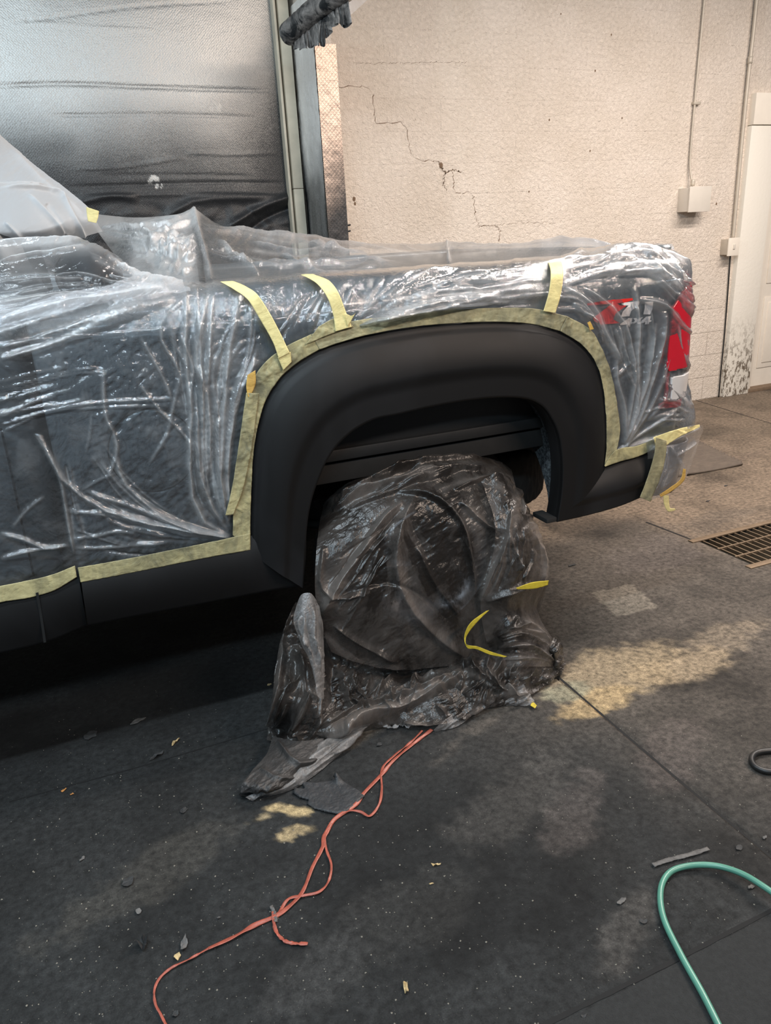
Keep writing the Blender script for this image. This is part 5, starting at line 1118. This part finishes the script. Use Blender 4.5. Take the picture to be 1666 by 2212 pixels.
h2 = tube('black_hose', [at(2300, 1700, Z=.012), at(1950, 1640, Z=.012), at(1750, 1625, Z=.012), at(1660, 1622, Z=.012), at(1632, 1628, Z=.012), at(1624, 1642, Z=.012), at(1632, 1656, Z=.012), at(1655, 1666, Z=.012), at(1700, 1668, Z=.012), at(1850, 1700, Z=.012), at(2200, 1850, Z=.012)], .009, M['hose_black'], samples=160)
tag(h2, 'black rubber hose loop lying at the right edge', 'hose')
# glove
g = tag(empty('nitrile_glove', tuple(at(710, 1722, Z=0))), 'crumpled black glove lying flat between the film and the red ribbon', 'glove')
go = Z6((288, 1350), (300, 1325), (345, 1330), (330, 1295), (400, 1300), (470, 1290), (490, 1300), (480, 1270), (510, 1278), (560, 1310), (610, 1340), (636, 1362), (600, 1400), (550, 1440), (500, 1452), (440, 1440), (390, 1425), (355, 1400), (365, 1385), (320, 1372))
gp = np.array([at(*p, Z=0)[:2] for p in go]); nx_, ny_ = 150, 110
gx_, gy_ = np.meshgrid(np.linspace(gp[:, 0].min() - .005, gp[:, 0].max() + .005, nx_), np.linspace(gp[:, 1].min() - .005, gp[:, 1].max() + .005, ny_), indexing='ij')
gm = inpoly(gx_, gy_, [tuple(p) for p in gp]); ed = gm.astype(float)
for _ in range(8): ed = (ed + np.roll(ed, 1, 0) + np.roll(ed, -1, 0) + np.roll(ed, 1, 1) + np.roll(ed, -1, 1)) / 5
zz_ = .003 + .006 * np.clip(ed - .5, 0, 1) * 2 * (.5 + .9 * fbm(gx_ * 25, gy_ * 25, 4, 3)) + .005 * crumple(gx_ * 22, gy_ * 22, 5) * ed
cuff = at(*Z6((500, 1290))[0], Z=0); zz_ += .022 * np.exp(-(((gx_ - cuff[0]) / .012) ** 2 + ((gy_ - cuff[1]) / .016) ** 2))
o = gridmesh('glove_palm', np.stack([gx_, gy_, np.maximum(zz_, .003)], -1), M['glove'], g, gm); solid(o, .002, -1)
# debris
def flake(px_, py_, w, h, mat, label, cat='scrap', rot=0, seed=0, name='scrap', group=None, lift=.004, n=11, curl=.0):
    c = at(px_, py_, Z=0); rng = np.random.RandomState(seed + int(px_)); V = [(0, 0, lift)]; 
    for i in range(n):
        a = 2 * math.pi * i / n; r = .65 + .55 * rng.rand(); x = r * w / 2 * math.cos(a); y = r * h / 2 * math.sin(a)
        V.append((x * math.cos(rot) - y * math.sin(rot), x * math.sin(rot) + y * math.cos(rot), .002 + lift * rng.rand() + curl * (rng.rand() ** 2)))
    Fs = [(0, i + 1, (i + 1) % n + 1) for i in range(n)]
    o = mesh(name, V, Fs, mat, None, False); o.location = (c[0], c[1], 0); solid(o, .0015, 0)
    tag(o, label, cat, group); return o
D = 'scrap_dark'; G = 'scrap_grey'
flake(297, 1559, .055, .028, M[G], 'grey flake of dried material in the shade left of the bunched film', rot=.3, name='paint_flake')
flake(195, 1590, .05, .05, M[D], 'large dark flake on the floor near the left edge below the truck', rot=.5, name='paint_flake')
flake(340, 1634, .06, .022, M[D], 'torn dark scrap lying on the floor joint', rot=.4, curl=.015, name='torn_scrap')
flake(379, 1606, .042, .010, M['scrap_tan'], 'pale tan sliver beside the torn dark scrap', rot=.7, curl=.01, name='sliver')
flake(138, 1709, .018, .009, M['scrap_orange'], 'larger orange chip on the floor near the left edge', rot=.4, name='wood_chip')
flake(156, 1717, .012, .006, M['scrap_orange'], 'smaller orange chip beside the larger one', rot=.1, name='wood_chip')
flake(582, 1480, .016, .010, M['scrap_tan'], 'tan chip on the floor left of the bunched film', name='wood_chip')
flake(397, 1753, .030, .020, M[D], 'dark flake below the floor joint, mid left', rot=.6, name='paint_flake')
flake(178, 1857, .018, .010, M[G], 'small grey teardrop flake at the left', rot=.6, name='paint_flake')
flake(278, 1906, .034, .030, M[D], 'crumbly dark round flake at the left', name='paint_flake')
flake(300, 1971, .016, .018, M[G], 'small grey flake above the curled black scrap', name='paint_flake')
flake(310, 2042, .026, .034, M[D], 'curled black scrap at the lower left', curl=.03, name='curled_scrap')
flake(398, 2040, .018, .04, M[G], 'torn grey scrap at the lower left beside the ribbon tail', rot=-.4, curl=.012, name='torn_scrap')
flake(385, 2068, .020, .018, M['scrap_tan'], 'pale torn corner below the torn grey scrap', name='torn_scrap')
flake(473, 1984, .009, .007, M[G], 'tiny grey pebble left of the ribbon end', name='pebble')
flake(942, 1870, .026, .007, M['scrap_tan'], 'cream splinter on the floor below the centre of the wheel', rot=-.2, curl=.01, name='splinter')
flake(932, 1911, .014, .004, M['scrap_tan'], 'thin cream sliver just below the splinter', rot=-.3, name='sliver')
flake(877, 2137, .012, .030, M['scrap_tan'], 'torn cream scrap near the bottom centre', rot=-.2, curl=.01, name='torn_scrap')
flake(1343, 1949, .030, .012, M[G], 'grey bark-like chip left of the green hose', rot=.2, name='bark_chip')
flake(1390, 1992, .022, .014, M[D], 'dark chip beside the green hose', name='bark_chip')
flake(1596, 1833, .022, .015, M[D], 'dark flake between joint and hose on the right', name='paint_flake')
flake(1652, 1811, .016, .010, M[G], 'small grey flake at the right edge near the joint', name='paint_flake')
flake(1623, 1918, .020, .010, M[G], 'grey flake inside the green hose loop', name='paint_flake')
flake(820, 1610, .022, .014, M[D], 'dark crumb on the dusty floor in front of the wheel film', name='crumb')
flake(1236, 1222, .05, .018, M[D], 'dark scrap on the concrete right of the wheel', rot=.1, name='torn_scrap')
flake(1530, 1083, .03, .012, M[D], 'dark crumb on concrete near the drain', name='crumb')
flake(1568, 1050, .03, .010, M[D], 'dark crumb on concrete beyond the drain', name='crumb')
flake(380, 2192, .016, .014, M[D], 'dark crumb by the ribbon tail at the bottom', name='crumb')
flake(1262, 2197, .015, .008, M[D], 'dark crumb at the bottom beside the wide joint', name='crumb')
st = ribbon('flat_strip', [(1411, 1870), (1440, 1860), (1490, 1847), (1531, 1834)], .013, M[G], 'dark flat stick-like strip lying above the green hose loop', 'strip', n=40, tw=.05, seed=9)
sc = ribbon('hem_scrap', [(818, 1562), (845, 1572), (868, 1566), (885, 1572)], .014, M['film_clear2'], 'clear film scrap with red edge in front of the wheel film', 'film scrap', n=50, tw=.8, seed=10, zl=[.012] * 4)
rng = np.random.RandomState(3)
# countless crumbs: one object
V = []; Fs = []
for i in range(1500):
    x = rng.uniform(0, 1666); y = 1530 + 700 * rng.rand() ** .8
    if y < 1700 and 500 < x < 1200: continue
    p = at(x, y, Z=0); r = .0006 + .0022 * rng.rand() ** 4; k = len(V)
    for a in range(5):
        t = a * 1.2566 + rng.rand(); V.append((p[0] + r * math.cos(t), p[1] + r * math.sin(t), .0005))
    V.append((p[0], p[1], .0007 + r)); Fs += [(k + a, k + (a + 1) % 5, k + 5) for a in range(5)]
o = mesh('floor_grit', V, Fs, simple('pale grit', srgb(140, 134, 122), .8, 0, .5, 200, 0), None, False)
tag(o, 'pale grit scattered over the dark floor', 'grit', kind='stuff')
